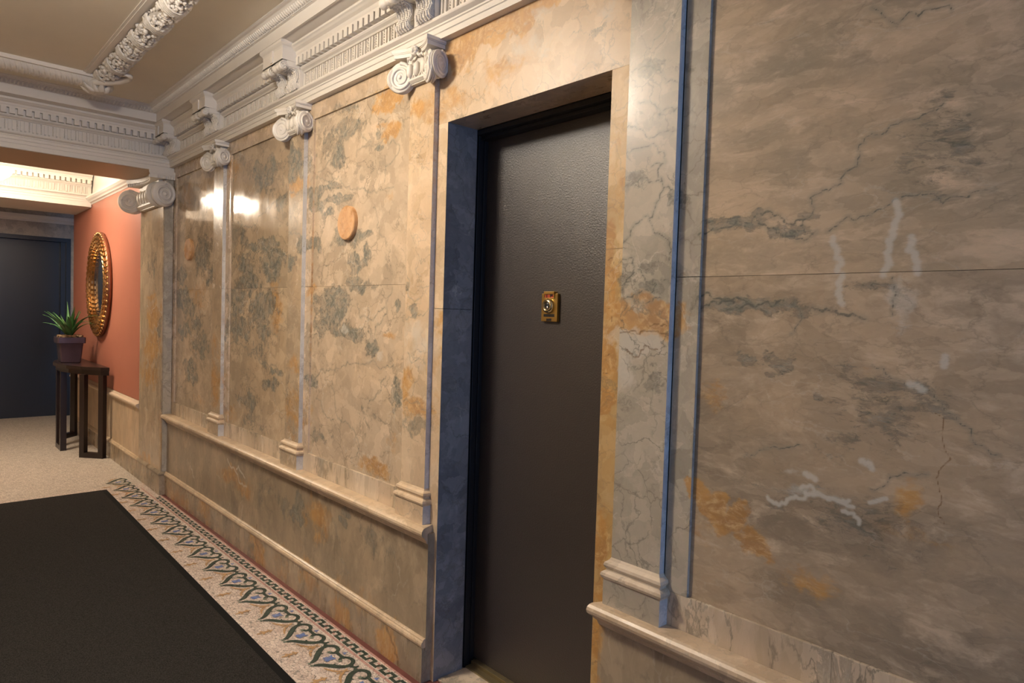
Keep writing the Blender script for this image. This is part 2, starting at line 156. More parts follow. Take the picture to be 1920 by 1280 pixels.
def add_feats(me, P):
    x, z = P[:, 0], P[:, 2]; N = len(x)
    wx, wz = fbm(x, z, 14, 0)*.075, fbm(x, z, 14, 1)*.075
    col = np.zeros((N, 4), np.float32); vn = np.zeros((N, 4), np.float32)
    x0, x1, z0, z1 = x.min(), x.max(), z.min(), z.max()
    for t, cx, cz, rx, rz, s in BLOBS:
        if cx+rx*1.6 < x0 or cx-rx*1.6 > x1 or cz+rz*1.6 < z0 or cz-rz*1.6 > z1: continue
        kq = min(1, 14*min(rx, rz)+.15); d = np.sqrt(((x+wx*kq-cx)/(rx+1e-3))**2 + ((z+wz*kq-cz)/(rz+1e-3))**2)
        col[:, t] = np.maximum(col[:, t], s*np.clip(1.5-d, 0, 1))
    for k, wd, pts in VEINS:
        px = [p[0] for p in pts]; pz = [p[1] for p in pts]
        if max(px)+.1 < x0 or min(px)-.1 > x1 or max(pz)+.1 < z0 or min(pz)-.1 > z1: continue
        sel = np.where((x > min(px)-.1) & (x < max(px)+.1) & (z > min(pz)-.1) & (z < max(pz)+.1))[0]
        if not len(sel): continue
        q = fractal(pts, 3, .16); X = x[sel]; Z = z[sel]; best = np.full(len(sel), 1e9)
        for a, b in zip(q[:-1], q[1:]):
            ab = b-a; L2 = ab@ab+1e-12
            t = np.clip(((X-a[0])*ab[0]+(Z-a[1])*ab[1])/L2, 0, 1)
            best = np.minimum(best, np.hypot(X-a[0]-t*ab[0], Z-a[1]-t*ab[1]))
        c = np.clip(1-best/(.016*max(wd, .3)), 0, 1)
        vn[sel, k] = np.maximum(vn[sel, k], c)
    a = me.attributes.new('feat', 'FLOAT_COLOR', 'POINT'); a.data.foreach_set('color', col.ravel())
    vn[:, 3] = 1
    a = me.attributes.new('vein', 'FLOAT_COLOR', 'POINT'); a.data.foreach_set('color', vn.ravel())

# ------------------------------------------------------------------ materials
class NT:
    def __init__(s, name):
        s.mat = bpy.data.materials.new(name); s.mat.use_nodes = True; s.t = s.mat.node_tree
        s.b = s.t.nodes['Principled BSDF']
    def n(s, typ, ins=(), **kw):
        q = s.t.nodes.new(typ)
        for k, v in kw.items(): setattr(q, k, v)
        for k, v in (ins.items() if isinstance(ins, dict) else enumerate(ins)):
            if v is None: continue
            if isinstance(v, bpy.types.NodeSocket): s.t.links.new(v, q.inputs[k])
            else: q.inputs[k].default_value = v
        return q
    def math(s, op, a, b=None, c=None): return s.n('ShaderNodeMath', [a, b, c], operation=op).outputs[0]
    def vmath(s, op, a, b=None): return s.n('ShaderNodeVectorMath', [a, b], operation=op).outputs[0]
    def mix(s, f, a, b, mode='MIX'):
        q = s.t.nodes.new('ShaderNodeMix'); q.data_type = 'RGBA'; q.blend_type = mode
        for i, v in ((0, f), (6, a), (7, b)):
            if isinstance(v, bpy.types.NodeSocket): s.t.links.new(v, q.inputs[i])
            else: q.inputs[i].default_value = v if i == 0 else (tuple(v)+(1,) if len(v) == 3 else v)
        return q.outputs[2]
    def ss(s, v, lo, hi):
        return s.n('ShaderNodeMapRange', {0: v, 1: lo, 2: hi, 3: 0.0, 4: 1.0}, interpolation_type='SMOOTHSTEP').outputs[0]
    def noise(s, vec, sc, det=4, ro=.55, w=0):
        q = s.n('ShaderNodeTexNoise', noise_dimensions='3D')
        s.t.links.new(vec, q.inputs['Vector']); q.inputs['Scale'].default_value = sc
        q.inputs['Detail'].default_value = det; q.inputs['Roughness'].default_value = ro; q.inputs['Distortion'].default_value = w
        return q
    def out(s, color=None, rough=None, bump=None, bs=.1, bd=.01, metal=None, spec=None):
        if color is not None:
            if isinstance(color, bpy.types.NodeSocket): s.t.links.new(color, s.b.inputs['Base Color'])
            else: s.b.inputs['Base Color'].default_value = tuple(color)+(1,)
        if rough is not None:
            if isinstance(rough, bpy.types.NodeSocket): s.t.links.new(rough, s.b.inputs['Roughness'])
            else: s.b.inputs['Roughness'].default_value = rough
        if metal is not None: s.b.inputs['Metallic'].default_value = metal
        if spec is not None: s.b.inputs['Specular IOR Level'].default_value = spec
        if bump is not None:
            q = s.n('ShaderNodeBump', {'Height': bump, 'Strength': bs, 'Distance': bd}); s.t.links.new(q.outputs[0], s.b.inputs['Normal'])
        return s.mat

TINT = {'tan': ((.58, .44, .30), (.46, .36, .255), (.65, .51, .365)), 'gold': ((.64, .47, .30), (.53, .39, .245), (.69, .55, .39)),
        'grey': ((.47, .405, .31), (.375, .335, .265), (.55, .475, .37)), 'cream': ((.65, .51, .37), (.56, .44, .30), (.71, .60, .46)),
        'brown': ((.55, .415, .275), (.345, .28, .195), (.66, .50, .345)), 'honey': ((.50, .37, .235), (.38, .295, .20), (.59, .455, .305)),
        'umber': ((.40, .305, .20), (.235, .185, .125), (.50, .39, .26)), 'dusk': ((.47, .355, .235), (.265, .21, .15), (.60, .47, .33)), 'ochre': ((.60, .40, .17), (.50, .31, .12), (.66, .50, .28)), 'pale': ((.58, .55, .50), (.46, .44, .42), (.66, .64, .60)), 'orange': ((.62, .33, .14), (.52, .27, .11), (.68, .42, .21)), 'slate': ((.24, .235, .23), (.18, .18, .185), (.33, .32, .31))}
def marble(name, seed, tint='tan', grey=.5, ochre=.3, vein=.6, rough=.2, sc=1.0, stretch=(1, 1, 1), breccia=1.0):
    m = NT(name); co = m.n('ShaderNodeTexCoord').outputs['Object']
    sv = (seed*3.17 % 11, seed*5.71 % 13, seed*1.93 % 7)
    p = m.vmath('ADD', m.vmath('MULTIPLY', co, stretch), sv)
    wn = m.noise(p, 3.2*sc, 5, .6).outputs['Color']
    wv = m.vmath('MULTIPLY', m.vmath('SUBTRACT', wn, (.5, .5, .5)), (.22, .22, .22))
    pw = m.vmath('ADD', p, wv)
    t = TINT[tint]
    n1 = m.noise(pw, 2.6*sc, 7, .62).outputs['Fac']
    n2 = m.noise(pw, 9*sc, 6, .65).outputs['Fac']
    fine = m.noise(pw, 42*sc, 5, .7).outputs['Fac']
    c = m.mix(m.ss(n1, .36, .64), t[1], t[0]); c = m.mix(m.ss(n2, .5, .72), c, t[2])
    c = m.mix(m.math('MULTIPLY', m.ss(fine, .50, .74), .22), c, tuple(min(1, v*1.25) for v in t[2]))
    c = m.mix(m.math('MULTIPLY', m.ss(fine, .48, .28), .20), c, tuple(v*.62 for v in t[1]))
    def cells(scale, col_a, col_b, src, amt):
        v = m.n('ShaderNodeTexVoronoi', {'Vector': m.vmath('ADD', pw, m.vmath('MULTIPLY', m.vmath('SUBTRACT', m.noise(p, scale*1.3, 6, .68).outputs['Color'], (.5,)*3), (.75/scale,)*3)), 'Scale': scale}, feature='F1').outputs['Color']
        q = m.n('ShaderNodeSeparateColor', [v])
        r = m.mix(m.math('MULTIPLY', m.ss(q.outputs[0], .55, .75), amt), src, col_a)
        return m.mix(m.math('MULTIPLY', m.ss(q.outputs[1], .62, .78), amt), r, col_b)
    c = cells(6*sc, tuple(min(1, v*1.12) for v in t[2]), tuple(v*.78 for v in t[1]), c, .26*breccia)
    c = cells(17*sc, tuple(min(1, v*1.15) for v in t[2]), tuple(v*.72 for v in t[1]), c, .28*breccia)
    fe = m.n('ShaderNodeAttribute', attribute_name='feat'); sep = m.n('ShaderNodeSeparateColor', [fe.outputs['Color']])
    li = m.n('ShaderNodeSeparateColor', [m.n('ShaderNodeAttribute', attribute_name='lite').outputs['Color']]).outputs[0]
    ve = m.n('ShaderNodeAttribute', attribute_name='vein'); vs = m.n('ShaderNodeSeparateColor', [ve.outputs['Color']])
    jit = m.noise(pw, 16*sc, 8, .72).outputs['Fac']
    def fmask(sock, lo=.34, hi=.6, amt=1.9):
        q = m.math('ADD', sock, m.math('MULTIPLY', m.math('SUBTRACT', jit, .5), amt))
        gate = m.ss(sock, .02, .12)
        return m.math('MULTIPLY', m.ss(q, lo, hi), gate)
    # peach light patches
    c = m.mix(m.math('MULTIPLY', fmask(li, .3, .7, 1.0), .75), c, tuple(min(1, v*1.22) for v in t[2]))
    # ochre
    on = m.ss(m.noise(pw, 2.1*sc, 6, .7).outputs['Fac'], .72-.2*ochre, .84-.2*ochre)
    oc = m.mix(m.ss(n2, .35, .65), (.58, .31, .09), (.38, .19, .06)); oc = m.mix(m.ss(fine, .45, .7), oc, (.64, .42, .20))
    c = m.mix(m.math('MULTIPLY', on, .55), c, oc)
    c = m.mix(m.math('MULTIPLY', fmask(sep.outputs[0], .2, .85, 1.7), .8), c, oc)
    # grey breccia blotches
    gn = m.noise(pw, 4.4*sc, 9, .72).outputs['Fac']
    g = m.math('MULTIPLY', m.ss(gn, .69-.18*grey, .77-.18*grey), m.math('ADD', .5, m.math('MULTIPLY', m.ss(jit, .42, .6), .5)))
    lo = .70-.18*grey
    ring = m.math('MULTIPLY', m.ss(gn, lo-.012, lo+.008), m.ss(gn, lo+.045, lo+.012))
    c = m.mix(m.math('MULTIPLY', ring, .45*min(1, grey*1.2)), c, (.12, .11, .085))
    gq = m.math('ADD', sep.outputs[1], m.math('MULTIPLY', m.math('SUBTRACT', jit, .5), 1.5))
    ring2 = m.math('MULTIPLY', m.math('MULTIPLY', m.ss(gq, .28, .36), m.ss(gq, .56, .42)), m.ss(sep.outputs[1], .02, .12))
    gf = m.math('MULTIPLY', fmask(sep.outputs[1], .22, .60, 1.7), m.math('ADD', .58, m.math('MULTIPLY', m.ss(m.noise(pw, 24*sc, 6, .7).outputs['Fac'], .42, .58), .6)))
    flk = m.math('MULTIPLY', m.ss(m.noise(pw, 38*sc, 4, .75, 1.5).outputs['Fac'], .56, .64), m.ss(sep.outputs[1], .05, .45))
    gc = m.mix(m.ss(fine, .35, .65), (.145, .142, .118), (.29, .275, .225))
    c = m.mix(m.math('MULTIPLY', g, .7*min(1, grey*1.4)), c, gc)
    c = m.mix(m.math('MULTIPLY', gf, .82), c, gc)
    c = m.mix(m.math('MULTIPLY', ring2, .28), c, (.11, .105, .085))
    c = m.mix(m.math('MULTIPLY', flk, .6), c, (.10, .10, .08))
    # pale
    c = m.mix(m.math('MULTIPLY', fmask(sep.outputs[2], .25, .85, 2.2), .5), c, (.62, .58, .50))
    # crack veins
    def crack(scale, wdt, seedv, lo, hi, strength, col, src):
        v = m.n('ShaderNodeTexVoronoi', {'Vector': m.vmath('ADD', m.vmath('ADD', pw, m.vmath('MULTIPLY', m.vmath('SUBTRACT', m.noise(p, scale*1.7, 6, .7).outputs['Color'], (.5,)*3), (.55/scale,)*3)), seedv), 'Scale': scale}, feature='DISTANCE_TO_EDGE').outputs['Distance']
        k = m.ss(v, wdt, 0.0); mk = m.ss(m.noise(p, scale*.55, 3, .6).outputs['Fac'], lo, hi)
        return m.mix(m.math('MULTIPLY', m.math('MULTIPLY', k, mk), strength), src, col)
    c = crack(5.5*sc, .020, (4.1, 2.2, 7.7), .46, .60, .75*vein, (.13, .12, .095), c)
    c = crack(13*sc, .040, (1.1, 8.2, 3.7), .46, .60, .65*vein, (.17, .15, .115), c)
    c = crack(9*sc, .030, (9.1, 3.2, 5.7), .52, .64, .45*vein, (.72, .66, .55), c)
    # drawn veins
    jv = m.math('MULTIPLY', m.math('SUBTRACT', m.noise(p, 60, 4, .7).outputs['Fac'], .5), .5)
    halo = m.ss(m.math('ADD', vs.outputs[0], m.math('MULTIPLY', m.math('SUBTRACT', jit, .5), 1.3)), .35, .95)
    c = m.mix(m.math('MULTIPLY', m.math('MULTIPLY', halo, m.ss(vs.outputs[0], .02, .2)), .38), c, (.25, .24, .19))
    c = m.mix(m.math('MULTIPLY', m.ss(m.math('ADD', vs.outputs[0], jv), .84, 1.0), .78), c, (.11, .11, .092))
    c = m.mix(m.math('MULTIPLY', m.ss(m.math('ADD', vs.outputs[1], jv), .55, .95), .7), c, (.16, .075, .025))
    c = m.mix(m.math('MULTIPLY', m.ss(m.math('ADD', vs.outputs[2], jv), .45, .9), .65), c, (.62, .60, .53))
    ro = m.math('ADD', m.math('MULTIPLY', m.ss(n2, .3, .7), .08), rough)
    h = m.math('ADD', m.math('MULTIPLY', n2, .6), m.math('MULTIPLY', fine, .12))
    return m.out(c, ro, h, .05, .01, spec=.5)

def plain(name, col, rough=.5, var=.06, sc=6, metal=0, bs=.0, bsc=60, spec=None):
    m = NT(name); co = m.n('ShaderNodeTexCoord').outputs['Object']
    n = m.noise(co, sc, 5, .6).outputs['Fac']
    c = m.mix(n, tuple(v*(1-var*1.5) for v in col), tuple(min(1, v*(1+var*1.5)) for v in col))
    return m.out(c, rough, m.noise(co, bsc, 4, .6).outputs['Fac'] if bs else None, bs, .004, metal, spec)

def tess(name, c1, c2, scale=95, grout=(.20, .17, .14), gw=.07):
    m = NT(name); co = m.n('ShaderNodeTexCoord').outputs['Object']
    w = m.vmath('MULTIPLY', m.vmath('SUBTRACT', m.noise(co, 4, 2).outputs['Color'], (.5,)*3), (.05, .05, 0))
    p = m.vmath('MULTIPLY', m.vmath('ADD', co, w), (1, 1, 0))
    d = m.n('ShaderNodeTexVoronoi', {'Vector': p, 'Scale': scale, 'Randomness': .62}, feature='DISTANCE_TO_EDGE').outputs['Distance']
    cell = m.n('ShaderNodeTexVoronoi', {'Vector': p, 'Scale': scale, 'Randomness': .62}, feature='F1').outputs['Color']
    k = m.n('ShaderNodeSeparateColor', [cell]).outputs[0]
    big = m.noise(co, 3, 3).outputs['Fac']
    c = m.mix(m.math('ADD', m.math('MULTIPLY', k, .75), m.math('MULTIPLY', big, .25)), c1, c2)
    g = m.ss(d, gw, gw*.35)
    c = m.mix(m.math('MULTIPLY', g, .85), c, grout)
    return m.out(c, .38, m.ss(d, .0, gw*1.5), .25, .002)

M = {}
M['plaster'] = plain('white_plaster', (.72, .67, .60), .45, .05, 5)
M['plaster2'] = plain('cream_plaster', (.76, .72, .65), .5, .04, 5)
M['ceil'] = plain('tan_ceiling_paint', (.74, .67, .54), .55, .05, 3)
M['ceil_back'] = plain('cream_ceiling_paint', (.72, .65, .54), .6, .03, 3)
M['side'] = marble('pilaster_side_marble', 211, 'pale', .4, 0, .6, .25)
M['red'] = plain('terracotta_paint', (.46, .17, .11), .42, .05, 3, bs=.05, bsc=180)
M['soffit'] = plain('tan_soffit_paint', (.48, .34, .23), .5, .05, 3)
M['door'] = plain('dark_brown_door_paint', (.040, .032, .030), .34, .04, 4, bs=.4, bsc=190, spec=.9)
M['frame'] = plain('dark_painted_steel', (.016, .016, .018), .35, .05, 6)
M['brass'] = plain('brass', (.62, .43, .14), .28, .08, 60, metal=1)
M['brass_hi'] = plain('polished_brass', (.80, .66, .38), .16, .05, 60, metal=1)
M['black'] = plain('black_slot', (.01, .01, .01), .4)
M['steel'] = plain('polished_steel', (.55, .55, .52), .2, .05, 50, metal=1)
M['redind'] = plain('red_indicator_card', (.45, .07, .03), .4)
M['carpet_edge'] = plain('black_rubber', (.008, .008, .008), .85, .1, 20, spec=.15)
M['sill'] = marble('white_sill_marble', 31, 'cream', .9, 0, .4, .4, 2)
M['thresh'] = plain('worn_brass_threshold', (.30, .24, .13), .4, .2, 18, metal=.7)
M['wood'] = plain('dark_espresso_wood', (.020, .011, .009), .28, .2, 8)
M['pot'] = plain('purple_brown_ceramic', (.060, .036, .046), .22, .15, 12)
M['leaf'] = None
M['gold'] = plain('antique_gold_leaf', (.50, .28, .11), .32, .25, 30, metal=1)
M['copper'] = plain('dark_copper_rim', (.26, .10, .05), .35, .2, 20, metal=.7)
M['glass'] = plain('dark_mirror_glass', (.018, .022, .032), .08, .02, 3, spec=.8)
M['soil'] = plain('bark_mulch', (.30, .19, .10), .8, .35, 60)
M['dark_wood_door'] = plain('near_black_door_paint', (.012, .012, .013), .35, .1, 5)
def leafmat():
    m = NT('green_leaf'); co = m.n('ShaderNodeTexCoord').outputs['Object']
    n = m.noise(co, 9, 3).outputs['Fac']
    return m.out(m.mix(n, (.03, .13, .035), (.13, .30, .10)), .35)
M['leaf'] = leafmat()
def carpetmat():
    m = NT('charcoal_carpet_pile'); co = m.n('ShaderNodeTexCoord').outputs['Object']
    n = m.noise(co, 260, 3, .7).outputs['Fac']; b = m.noise(co, 4, 3).outputs['Fac']
    c = m.mix(m.ss(n, .35, .68), (.013, .012, .011), (.055, .050, .046)); c = m.mix(m.math('MULTIPLY', b, .3), c, (.035, .030, .026))
    return m.out(c, .95, n, .9, .006, spec=.1)
M['carpet'] = carpetmat()
M['tess'] = tess('cream_mosaic', (.54, .41, .34), (.80, .69, .60), 78)
M['tess_back'] = tess('beige_mosaic', (.50, .42, .34), (.74, .66, .56), 70, (.24, .20, .16))
M['tess_green'] = tess('green_mosaic', (.022, .042, .032), (.045, .075, .055), 95, (.04, .05, .04))
M['tess_green2'] = tess('grey_green_mosaic', (.13, .18, .13), (.20, .25, .18), 95)
M['tess_blue'] = tess('blue_mosaic', (.10, .17, .42), (.17, .27, .55), 95)
M['tess_ochre'] = tess('ochre_mosaic', (.46, .25, .10), (.60, .36, .16), 95)
M['tess_pink'] = tess('pink_mosaic', (.55, .27, .22), (.64, .36, .30), 95)
M['tess_light'] = tess('light_row_mosaic', (.64, .54, .46), (.80, .70, .61), 95)
M['redtile'] = plain('red_brown_border_tile', (.17, .055, .045), .4, .25, 14)
def glow(name, col, st):
    m = bpy.data.materials.new(name); m.use_nodes = True; t = m.node_tree; t.nodes.clear()
    e = t.nodes.new('ShaderNodeEmission'); e.inputs[0].default_value = tuple(col)+(1,); e.inputs[1].default_value = st
    o = t.nodes.new('ShaderNodeOutputMaterial'); t.links.new(e.outputs[0], o.inputs[0]); return m
M['glow_hall'] = glow('lit_opal_glass', (1, .89, .76), LAMP_HALL)
M['glow_back'] = glow('lit_opal_glass_far', (1, .85, .68), LAMP_BACK)

# ================================================================== THE SETTING
X_PIER = -5.2; X_BEAM0 = -5.79; Y_OPP = -2.56; X_FRONT = 2.6
PX = [-4.308, -3.235, -2.18, -1.144, -.085]      # left edges of the pilasters on the marble wall
PW = .156
Z_BR, Z_PT, Z_ARCH, Z_RAIL, Z_J = .664, 2.242, 2.317, .577, 1.459
Z_CEIL = 2.68
D0, D1 = -1.9655, -1.2186                        # door opening

# ---- floor
fl = MB(); fl.m = 0
fl.box(-5.6, X_FRONT, Y_OPP, .3, -.06, 0); fl.m = 1; fl.box(-10.2, -5.6, Y_OPP-1, 1.2, -.06, 0)
floor = tag(fl.build('floor', [M['tess'], M['tess_back']]), 'cream mosaic tile floor of the corridor', 'floor', kind='structure')

# mosaic border laid in the floor: stripes, key pattern and the running motif
bd = MB(); HB = .0006
_zc = [0]
def zz(z): _zc[0] += 1; return z + (_zc[0] % 100)*4e-6
def quad(x0, x1, y0, y1, z=HB):
    z = zz(z); bd.add([(x0, y0, z), (x1, y0, z), (x1, y1, z), (x0, y1, z)], [(0, 1, 2, 3)])
bmats = [M['tess_green'], M['tess_green2'], M['tess_blue'], M['tess_ochre'], M['tess_pink'], M['tess_light'], M['redtile']]
XB0, XB1 = -5.5, 2.5
def poly(pts, z=HB): bd.add([(x, y, z) for x, y in pts], [tuple(range(len(pts)))])
def stroke(pts, w, z):
    """flat ribbon with smooth corners; w number or list"""
    z = zz(z); P = [Vector((a, b)) for a, b in pts]
    for _ in range(2):      # chaikin
        Q = [P[0]]
        for a, b in zip(P[:-1], P[1:]): Q += [a*.75+b*.25, a*.25+b*.75]
        P = Q+[P[-1]]
    n = len(P)
    if not hasattr(w, '__len__'): w = [w, w]
    W_ = [np.interp(i/(n-1), np.linspace(0, 1, len(w)), w) for i in range(n)]
    L, R_ = [], []
    for i in range(n):
        t = (P[min(i+1, n-1)]-P[max(i-1, 0)]).normalized(); nn = Vector((-t.y, t.x))*W_[i]/2
        L.append(P[i]+nn); R_.append(P[i]-nn)
    vs = [(v.x, v.y, z) for v in L+R_]
    bd.add(vs, [(i, n+i, n+i+1, i+1) for i in range(n-1)])
def star(cx, cy, r, k, rot, z, squash=1):
    z = zz(z)
    bd.add([(cx+math.cos(rot+PI*i/k)*(r if i % 2 == 0 else r*.5), cy+squash*math.sin(rot+PI*i/k)*(r if i % 2 == 0 else r*.5), z) for i in range(2*k)], [tuple(range(2*k))])
bd.m = 6; quad(X_PIER, D0-.005, -.062, .0); quad(D0-.005, D1, -.062, .03); quad(D1, XB1, -.062, 0)
bd.m = 4; quad(X_PIER, XB1, -.071, -.062); quad(-5.45, XB1, -.128, -.117)
bd.m = 5; quad(X_PIER, XB1, -.117, -.071); quad(-5.45, XB1, -.148, -.128)
per = .0705; k0 = -5.15
i = 0
while k0+i*per < 1:
    a = k0+i*per; z = HB*2; bd.m = 0
    quad(a, a+.042, -.091, -.078, z); quad(a+.028, a+.042, -.101, -.078, z)
    quad(a+.028, a+per+.008, -.113, -.100, z); quad(a+per-.006, a+per+.008, -.113, -.085, z)
    bd.m = 4; quad(a+.006, a+.024, -.108, -.100, z); quad(a+.050, a+.066, -.089, -.081, z)
    i += 1
def motif(ox):
    z1, z2 = HB*2, HB*3
    T = lambda pts: [(ox+a, b) for a, b in pts]
    MR = lambda pts: [(ox+.296-a, b) for a, b in pts]
    for F in (T, MR):
        bd.m = 0
        stroke(F([(.136, -.284), (.128, -.262), (.098, -.238), (.066, -.212), (.050, -.184), (.060, -.158), (.085, -.146), (.112, -.155), (.124, -.172), (.116, -.186), (.104, -.187)]), [.012, .019, .024, .022, .018, .017, .016, .015, .013, .010], z1)
        stroke(F([(.062, -.190), (.040, -.176), (.027, -.166), (.026, -.152)]), [.014, .012, .010, .006], z1)
        stroke(F([(.070, -.214), (.092, -.222), (.100, -.214)]), [.012, .010, .004], z1)
        stroke(F([(.048, -.168), (.028, -.176)]), [.008, .003], z1)
        bd.m = 1
        c = F([(.104, -.190)])[0]; star(c[0], c[1], .012, 6, .3, z2)
        c = F([(.138, -.290)])[0]; star(c[0], c[1], .010, 6, .3, z2)
        bd.m = 3
        stroke(F([(.094, -.262), (.060, -.250), (.034, -.226), (.018, -.196)]), [.004, .011, .012, .006], z1)
        stroke(F([(.030, -.246), (.026, -.222)]), [.004, .010], z1)
    bd.m = 0; stroke(T([(.112, -.166), (.148, -.170), (.184, -.166)]), .014, z1)
    bd.m = 2; star(ox+.148, -.212, .028, 4, PI/4, z1, 1.0); star(ox+.148, -.226, .017, 3, PI/2, z2)
    star(ox+.148, -.147, .013, 3, PI/2, z1)
    bd.m = 3; x = ox+.268
    stroke([(x, -.352), (x, -.318), (x+.002, -.284)], [.006, .016, .006], z1)
    stroke([(x-.020, -.332), (x, -.322), (x+.020, -.330)], [.004, .014, .004], z1)
    stroke([(x-.016, -.302), (x, -.296), (x+.016, -.300)], [.004, .012, .004], z1)
ox = -2.502
while ox > -5.65: ox -= .2415
while ox < 1.2:
    motif(ox); ox += .2415
bd.build('mosaic_border', bmats, floor)
tag(floor.children[0], 'running border of green lyres with blue flowers and a stepped key band')

# ---- the marble wall (camera-side face in the plane y = 0)
wall = empty('wall_right', (0, 0, 0), 'veined tan marble wall with the dark door', 'wall', kind='structure')
def slab_obj(name, mat, x0, x1, yf, z0, z1, step=.005, yb=.12, label=None, parent=wall):
    m = MB(); m.slab(x0, x1, yf, yb, z0, z1, step); o = m.build(name, mat, parent, feat=True)
    if label: o['label'] = label
    return o
pan = [(-5.135, -4.340, 'brown', .45, .9), (-4.083, -3.268, 'honey', .75, .8), (-3.017, -2.212, 'tan', .55, 1.0), (-.919, -.115, 'brown', .05, .8)]
for k, (a, b, ti, g, sc) in enumerate(pan):
    st = .0035 if k == 3 else .0045
    G_ = .0005
    ma = marble('marble_panel_upper_%d' % k, 3+k*4, ti, g, .15, .35 if k == 3 else .8, .05 if k < 2 else .18, sc, (1, 1, 2.6) if k == 3 else (1, 1, 1), .55 if k == 3 else 1)
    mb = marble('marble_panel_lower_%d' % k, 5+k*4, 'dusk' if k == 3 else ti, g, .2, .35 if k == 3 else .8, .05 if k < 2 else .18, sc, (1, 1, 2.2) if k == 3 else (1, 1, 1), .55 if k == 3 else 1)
    slab_obj('marble_panel', ma, a, b, .009, Z_J+G_, Z_PT, st, .1)
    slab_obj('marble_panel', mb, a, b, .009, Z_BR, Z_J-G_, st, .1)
M['st'] = marble('stile_marble', 41, 'tan', .5, .2, .6, .22)
M['st2'] = marble('stile_marble_grey', 43, 'grey', .5, .1, .8, .22)
M['st3'] = marble('stile_marble_ochre', 47, 'gold', .0, .7, .3, .42)
M['st4'] = marble('door_strip_marble', 49, 'ochre', .05, .8, .5, .40)
M['fr'] = marble('frieze_marble', 51, 'tan', .35, .2, .5, .22)
stiles = [(X_PIER-.02, -5.135, 'st'), (-4.340, -4.300, 'st'), (-4.160, -4.083, 'st'), (-3.268, -3.225, 'st2'), (-3.09, -3.017, 'st'), (-2.212, -2.17, 'st'), (-.985, -.919, 'st2'), (-.115, -.075, 'st2')]
for a, b, mm in stiles:
    for z0, z1 in ((Z_BR, Z_J-.0008), (Z_J+.0008, Z_PT)):
        slab_obj('stile', M[mm], a, b, 0, z0, z1, .006, .1)
slab_obj('stile', M['st3'], -2.036, D0, 0, 0, 1.367, .006, .0012)
slab_obj('stile', M['st3'], -2.036, D0, 0, 1.3685, 2.03, .006, .0012)
slab_obj('stile', M['st4'], D1, -1.13, 0, 0, 1.54, .006, .0012)
slab_obj('stile', M['st4'], D1, -1.13, 0, 1.5415, 2.03, .006, .0012)
M['head'] = marble('header_marble', 57, 'gold', .12, .35, .6, .38)
slab_obj('door_header', M['head'], -2.036, -1.13, 0, 2.0305, 2.36, .005, .0016)
for a, b in ((X_PIER-.02, -2.17), (-.985, .1)):
    slab_obj('top_rail', M['fr'], a, b, 0, Z_PT+.001, 2.36, .008, .1)
M['br'] = marble('bottom_rail_marble', 61, 'cream', .75, .15, .8, .2, 1, (1.2, 1, .35))
for a, b in ((X_PIER-.02, -2.02), (-.985, .1)):
    x = a
    while x < b-.01:
        x2 = min(b, x+.42); slab_obj('bottom_rail', M['br'], x, x2-.0008, 0, .56, Z_BR-.0008, .008, .1); x = x2
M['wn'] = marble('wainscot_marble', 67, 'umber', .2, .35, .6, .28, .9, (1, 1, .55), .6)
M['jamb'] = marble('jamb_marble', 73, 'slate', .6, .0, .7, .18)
for xs in ([(-5.22, -4.30), (-4.30, -3.30), (-3.30, -1.978)], [(-1.172, .1)]):
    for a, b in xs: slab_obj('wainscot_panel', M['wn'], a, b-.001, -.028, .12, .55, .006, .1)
# reveal of the door opening
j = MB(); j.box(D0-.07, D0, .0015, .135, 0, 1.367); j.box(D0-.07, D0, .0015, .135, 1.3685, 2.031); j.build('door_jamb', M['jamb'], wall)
j = MB(); j.box(D1, D1+.07, .0015, .135, 0, 2.031); j.build('door_jamb', M['st3'], wall)
j = MB(); j.box(D0-.07, D1+.07, .0018, .135, 2.0305, 2.09); j.build('door_soffit', marble('soffit_marble', 79, 'brown', .4, .1, .8, .25, 1, (.5, 1, 1)), wall)
# solid wall behind the facing
j = MB(); j.box(X_PIER-.02, -2.041, .1, .3, 0, 2.75); j.box(-1.139, X_FRONT+.1, .1, .3, 0, 2.75); j.box(-2.07, -1.12, .135, .3, 2.09, 2.75)
j.box(-2.07, -1.12, .241, .3, 0, 2.09); j.build('wall_core', M['plaster'], wall)
# marble beyond the frame, towards the street
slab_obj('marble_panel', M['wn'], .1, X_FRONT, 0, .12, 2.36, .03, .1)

# baseboards with their bead moulding
M['bb'] = marble('baseboard_marble', 83, 'umber', .25, .75, .6, .25, 1.1, (1.2, 1, .45))
M['bead'] = marble('moulding_marble', 89, 'gold', .1, .25, .5, .28, 1.5)
def baseboard(name, a, b, y, label, ret=0):
    e = empty(name, ((a+b)/2, y, 0), label, 'baseboard', kind='structure')
    m = MB(); m.slab(a, b, y-.010, .05 if y > -.05 else y+.02, 0, .132, .006); m.build('baseboard_slab', M['bb'], e, feat=True)
    pr = [(.0, .132), (-.010, .132), (-.0125, .134), (-.015, .139), (-.0165, .146), (-.014, .153), (-.009, .1575), (-.009, .1605), (-.003, .165), (.02, .165), (.02, .132)]
    m = MB(); x1 = b+(.004 if ret else 0); m.prism(pr, lambda p: (a, y+p[0], p[1]), lambda p: (x1, y+p[0], p[1])); m.build('bead_moulding', M['bead'], e)
    return e
baseboard('baseboard_right', X_PIER, -1.984, -.030, 'mottled ochre marble baseboard below the wainscot, between pier and door', 1)
baseboard('baseboard_right', -1.168, .1, -.030, 'mottled ochre marble baseboard right of the door')

